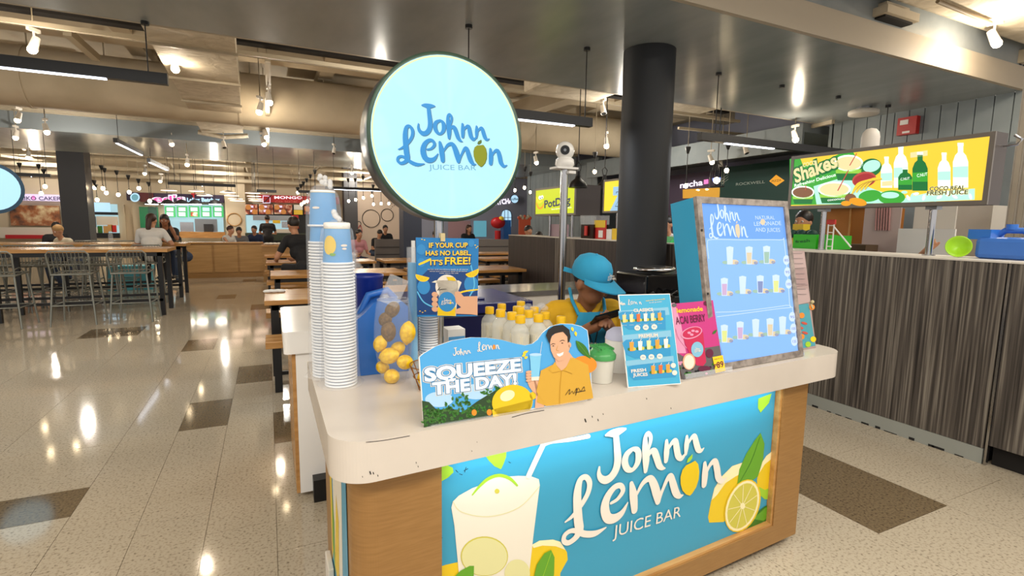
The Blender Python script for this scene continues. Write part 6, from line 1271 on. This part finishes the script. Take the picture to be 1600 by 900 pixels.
for k in range(5):
    x=257+k*18.8; p=slab('green_menu',None,None,x,322,x+17.5,339.5,'glow_green',20.7,.05,par=t); slab('menu_photo',None,None,x+3,324,x+14,330,'glow_sign' if k!=3 else 'glow_cool',20.68,.015,par=p); slab('menu_photo',None,None,x+3,331.5,x+14,338,'glow_sign' if k!=2 else 'food_board',20.68,.015,par=p)
slab('shelf',None,None,255,340,351,341.5,'glow_cool',20.5,.2,par=t); slab('kitchen_unit',None,None,281,347,303,366,'steel',20.5,.1,par=t); slab('kitchen_unit',None,None,304,342,340,362,'steel_grey',20.6,.1,par=t); slab('counter',None,None,256,362,352,372,'wood_table',20.2,.2,par=t); slab('wheel_stand',None,None,318,350,333,364,'stall_dark',20.4,.05,par=t)
for i,(x,w) in enumerate(((237,14),(262,16),(284,16),(305,16),(336,16))):
    c=pb_(x,319,20.1); tt=T('stall_pendant','dark cone pendant under the pink sign, %s from the left'%ORD[i],'pendant lamp',c); m=MB(); m.lathe([(.22,0),(.12,.12),(.02,.16)],c,'stall_dark',16); P('shade',m,tt); m=MB(); m.lathe([(.18,-.01),(.18,0)],c,'bulb_cool',12); P('diffuser',m,tt); m=MB(); m.tube([c+Vector((0,0,.16)),c+Vector((0,0,1.6))],.008,'black',4); P('cord',m,tt)
# pillar with wreath
a=pb_(351,300); b=pb_(383,300); m=MB(); m.box((a.x,20.7,0),(b.x,21,4.4),'wall_cream'); ST('column',m,'cream pillar between the green and red stalls')
c=pb_(366,343,20.68); m=MB(); m.tube([(c.x+.22*math.cos(2*PI*k/24),20.68,c.z+.22*math.sin(2*PI*k/24)) for k in range(25)],.02,'wood_divider',6,caps=False); thing1('wall_ring',m,'pale ring hanging on the cream pillar','ring')
# stall 4
t=slab('food_stall','red stall with white lettering and brown menu boards left of the cup stacks','stall',383,318,530,480,'stall_dark',YB,.09,True)
slab('sign_band',None,None,404,304,530,319,'stall_red',20.6,.15,par=t); A=Art((pb_(404,319,20.58).x,20.585,0),(1,0,0),UZ,.01)
A.line((411,306),(411,317),1.1,'glow_sign',1); A.line((411,306),(420,306.5),1.1,'glow_sign',1); A.line((411,317),(422,317),1.1,'glow_sign',1); A.line((422,309),(422,317),1.1,'glow_sign',1); A.line((413,316),(424,305),1.4,'stall_dark',2)
A.text('MONGO',(429,310.5),(472,311),4.2,'glow_white',.015,1); A.text('QUICK',(430,317.5),(466,317.5),4,mat('dim_red','e0705c',.5,0,.5),.0,1); P('lit_lettering',A,t)
for k,(x0,x1,y0,y1) in enumerate(((383,403,319,335),(404,427,319,335),(428,457,319,335),(475,492,322,335))):
    p=slab('menu_board',None,None,x0,y0,x1,y1,'food_board',20.65,.05,par=t)
    for j in range(2): slab('price_strip',None,None,x0+3+5*j,y0+2+7*j,x0+13+4*j,y0+5.5+7*j,'glow_sign',20.63,.01,par=p)
    for j in range(2):
        c=pb_(x0+5+10*(1-j),y0+11-7*j+1,20.63); m=MB(); m.tube([(c.x,20.64,c.z),(c.x,20.62,c.z)],.09,'glow_food',14); P('dish_photo',m,p)
slab('poster',None,None,459,320,473,328,'white',20.62,.02,par=t); slab('poster',None,None,459,328,473,335.5,'yel_print',20.62,.02,par=t,lab='yellow lower poster')
slab('kitchen',None,None,383,336,455,364,'glow_stall',20.7,.05,par=t); slab('hood',None,None,395,336,454,345,'steel_grey',20.55,.1,par=t); slab('food_tray',None,None,426,344,438,349,'yel_print',20.5,.05,par=t); slab('food_tray',None,None,440,346,452,356,'steel',20.5,.05,par=t); slab('red_panel',None,None,455,336,467,357,'stall_red',20.6,.06,par=t); slab('counter',None,None,383,364,480,376,mat('stall_green','2f3a2c',.5),20.2,.2,par=t); slab('counter_goods',None,None,430,358,458,364,'white_warm',20.3,.1,par=t)
# white wall with rings
t=slab('ring_wall','pale pink wall with two black rings beside the dark column','wall panel',557,250,650,480,'wall_pink',20.7,.15,True)
for i,(x,y,r_) in enumerate(((580,341.5,.34),(605,336,.24))):
    c=pb_(x,y,20.68); m=MB(); m.tube([(c.x+r_*math.cos(2*PI*k/32),20.68,c.z+r_*math.sin(2*PI*k/32)) for k in range(33)],.013,'black',6,caps=False); P('wall_ring',m,t)
A=Art((pb_(600,325,20.69).x,20.69,0),(1,0,0),UZ,.005)
for x,y in ((609,320),(612,318),(613,323),(616,321),(611,326)): A.ell((x,y),.8,.7,'black',l=1,n=6)
A.rib([(556,352,.6),(560,346,1.2),(564,349,1),(562,356,.6)],'black',1); A.rib([(558,360,.8),(563,352,1.2),(566,362,.8)],'stall_red',1); P('wall_print',A,t)
# store right of round sign
t=slab('arched_storefront','lilac grey storefront with white letters, small round sign and arched window','storefront',650,270,822,480,'wall_lilac',20.8,.1,True)
A=Art((pb_(775,340,20.78).x,20.785,0),(1,0,0),UZ,.008); A.text('MATCHA',(768,321),(801,317),8,'glow_white',.03,1)
A.poly([(783,354)]+[(783+8+8*math.cos(a_),336+8*math.sin(-a_)) for a_ in [PI-PI*k/12 for k in range(13)]]+[(799,354)],'glow_cool',1)
for x in (783,788.3,793.6,799): A.line((x,354),(x,334 if x in (783,799) else 329),.8,'stall_dark',2)
A.rib([(783,336,.9),(785,330,.9),(791,327.5,.9),(797,330,.9),(799,336,.9)],'stall_dark',2); A.line((783,340),(799,340),.7,'stall_dark',2)
A.poly([(740,345),(760,345),(760,370),(740,370)],'pale_teal',1); A.poly([(700,345),(735,345),(735,372),(700,372)],mat('pale_rose','b08c92',.5),1)
P('lit_lettering',A,t)
c=pb_(804,311,20.3); tt=T('small_round_sign','small round pale teal coffee sign on the lilac storefront','sign',c); m=MB(); m.tube([(c.x,20.3,c.z),(c.x,20.38,c.z)],.185,'blue_rim',28); m.box((c.x-.02,20.38,c.z-.02),(c.x+.02,20.8,c.z+.02),'black'); P('rim',m,tt); m=MB(); m.tube([(c.x,20.285,c.z),(c.x,20.299,c.z)],.17,'glow_cool',28); P('face',m,tt); A=Art((c.x,20.284,c.z),(1,0,0),UZ,.004); A.text('coffee',(799,313),(809.5,312.5),4,mat('teal_txt','2f8f9c',.5),.02,1); P('lettering',A,tt)
m=MB(); c=pb_(820,349,15.5); m.box((c.x-.22,15.5,c.z-.45),(c.x+.22,15.53,c.z+.18),mat('popcorn_red','cf5a3a',.5)); 
for k in range(7): m.ball((c.x-.22+.07*k,15.5,c.z+.18+.05*(k%2)),.06,'cream' if k%3 else 'popcorn_red',8)
m.box((c.x-.02,15.51,0),(c.x+.02,15.55,c.z-.45),'steel'); thing1('popcorn_cutout',m,'orange red popcorn cutout stand left of the banana sign','cutout')
c=pb_(778,348,18); m=MB(); m.lathe([(.1,0),(.12,c.z-.3)],(c.x,18,0),'stall_red',12); m.ball((c.x,18,c.z),(.3,.2,.22),'stall_red',14); m.ball((c.x+.1,17.9,c.z+.15),(.12,.1,.1),'yel_print',8); thing1('red_display',m,'rounded red display stand before the arched window','display')
m=MB(); c=pb_(793,352,18); m.box((c.x-.15,18,0),(c.x+.15,18.3,c.z+.2),'jug_blue'); thing1('blue_machine',m,'blue machine under the arched window','machine')
m=MB(); a=ony(747,372,14.2); b=ony(799,372,14.2); m.box((a.x-3,14.2,0),(b.x+.1,14.3,1.02),mat('low_wall','7d7672',.6)); 
for k in range(4): m.box((a.x-3,14.18,.2+k*.2),(b.x+.1,14.2,.21+k*.2),'stall_dark')
thing1('low_partition',m,'low grey slatted partition behind the long benches','partition')
# left edge round sign
c=fd(-14,294,5.0); t=T('round_sign','small round lit blue sign with thick steel rim cut off by the left edge','sign',c); d=Vector((.55,-.83,0)).normalized(); m=MB(); m.tube([c+d*-.0,c-d*.14],.25,'blue_rim',36); m.tube([c-d*.07,c-d*.07+Vector((0,0,SZ+1.1-c.z))],.012,'black',6); P('rim',m,t); m=MB(); m.tube([c+d*.012,c+d*.001],.215,'sign_face',36); P('face',m,t)
# ================================================ BACKGROUND PEOPLE
def pz(x,Y): p=ony(x,400,Y); return Vector((p.x,Y,0))
person('woman in white T-shirt with long brown ponytail, her back to us, high table',pz(236,10.95),0,'sit',.74,.16,'cloth_white',bottom='cloth_black',hair='tail',hairc='hair_brown',vox=.011,arms={'R':((.30,.18,1.02),(.16,.42,1.08))},headturn=-.3)
person('woman with long black hair and dark top across the high table',pz(264,12.65),PI,'sit',.74,.14,'cloth_black',hair='long',vox=.012,arms={'L':((-.20,.30,1.08),(-.08,.18,1.34))},skin='skin_brown',nod=.2)
person('person in black and white bending forward beyond the second high table',pz(288,14.0),PI-.6,'sit',.5,.3,'cloth_black',skin='skin_brown',vox=.014,sc=1.05,nod=.5)
person('person in white stretching an arm along the wood divider',pz(352,16.3),PI+1.0,'sit',.5,.12,'cloth_white',hairc='hair_brown',vox=.015,arms={'R':((.32,.25,.98),(.45,.45,.86))})
person('dark haired person in a black and white shirt right of the arm stretching person',pz(376,17.3),PI,'sit',.46,.15,'cloth_grey',vox=.015,nod=.3)
person('person with black hair and black top at the far left tables',pz(88,14.6),PI+.5,'sit',.55,.12,'cloth_black',vox=.015,nod=.3)
person('person with light cap and cream top at the far left tables',pz(114,13.5),PI-.7,'sit',.5,.14,'cloth_cream',hairc='wood_divider',vox=.015,nod=.3)
person('standing person in black before the red stall',pz(420,18.8),0,'stand',top='cloth_black',bottom='cloth_black',vox=.015,sc=1.0)
person('person in dark clothes seated left of the standing person in black',pz(403,17.6),PI-.4,'sit',.5,.1,'cloth_navy',vox=.016)
person('large seated person in black leaning on the third row table, seen from behind',pz(481,9.3),.5,'sit',.5,.22,'cloth_black',bottom='cloth_black',skin='skin_tan',vox=.011,sc=1.16,arms={'L':((-.30,.30,.74),(-.20,.50,.70)),'R':((.26,.22,.78),(.10,.46,.70))},nod=.1)
person('dark haired person in black seated before the two black rings',pz(601,17.3),PI,'sit',.5,.1,'cloth_black',vox=.015,sc=1.05)
person('low seated person in black left of the one before the rings',pz(585,16.8),PI+.4,'sit',.42,.2,'cloth_black',vox=.016,nod=.5)
person('seated person in pink at the second row table, half behind the cup bag',pz(555,13.6),PI+.3,'sit',.46,.15,'cloth_pink',vox=.015)
person('dark haired person just left of the steel sign post above the poster',pz(678,13.0),PI,'sit',.46,.1,'cloth_cream',vox=.015)
person('person with long brown hair just above the right half of the poster',pz(728,15.3),PI+.2,'sit',.55,.1,'cloth_black',hair='long',hairc='hair_brown',vox=.014,sc=1.05)
person('person with dark hair and yellow top behind the left end of the dark counter',pz(820,9.4),PI,'sit',.62,.08,'cloth_yellow',skin='skin_tan',vox=.013)
person('child with dark hair right of the person in yellow behind the dark counter',pz(838,9.6),PI,'sit',.52,.06,'cloth_grey',vox=.014,sc=.98)
person('dark haired person bending behind the counter next to the tea dispenser',Vector((5.25,7.3,0)),PI*.6,'sit',.62,.2,'cloth_grey',skin='skin_brown',vox=.014,nod=.5)
person('person in a white shirt standing left of the lit menu',onx(1053,360,5.2)*1.0-Vector((0,0,onx(1053,360,5.2).z)),PI*.6,'stand',top='cloth_white',bottom='jeans',vox=.013,sc=.97)
p_=onx(1270,352,5.2); person('person in a light blue shirt behind the green crate of the right kiosk',Vector((5.2,p_.y,0)),PI*.55,'stand',top='cloth_lightblue',vox=.012,sc=.99)
# person whose hand rests on the right counter
p_=onx(1470,396,4.35); t,q,hd,HM=person('crouching person whose hand rests on the right counter beside the lime bowl',Vector((5.05,p_.y+.1,0)),PI/2,'sit',.18,.1,'cloth_grey',skin='skin_tan',vox=.010,arms={'R':((.22,.30,1.23),(.09,.48,1.305))})
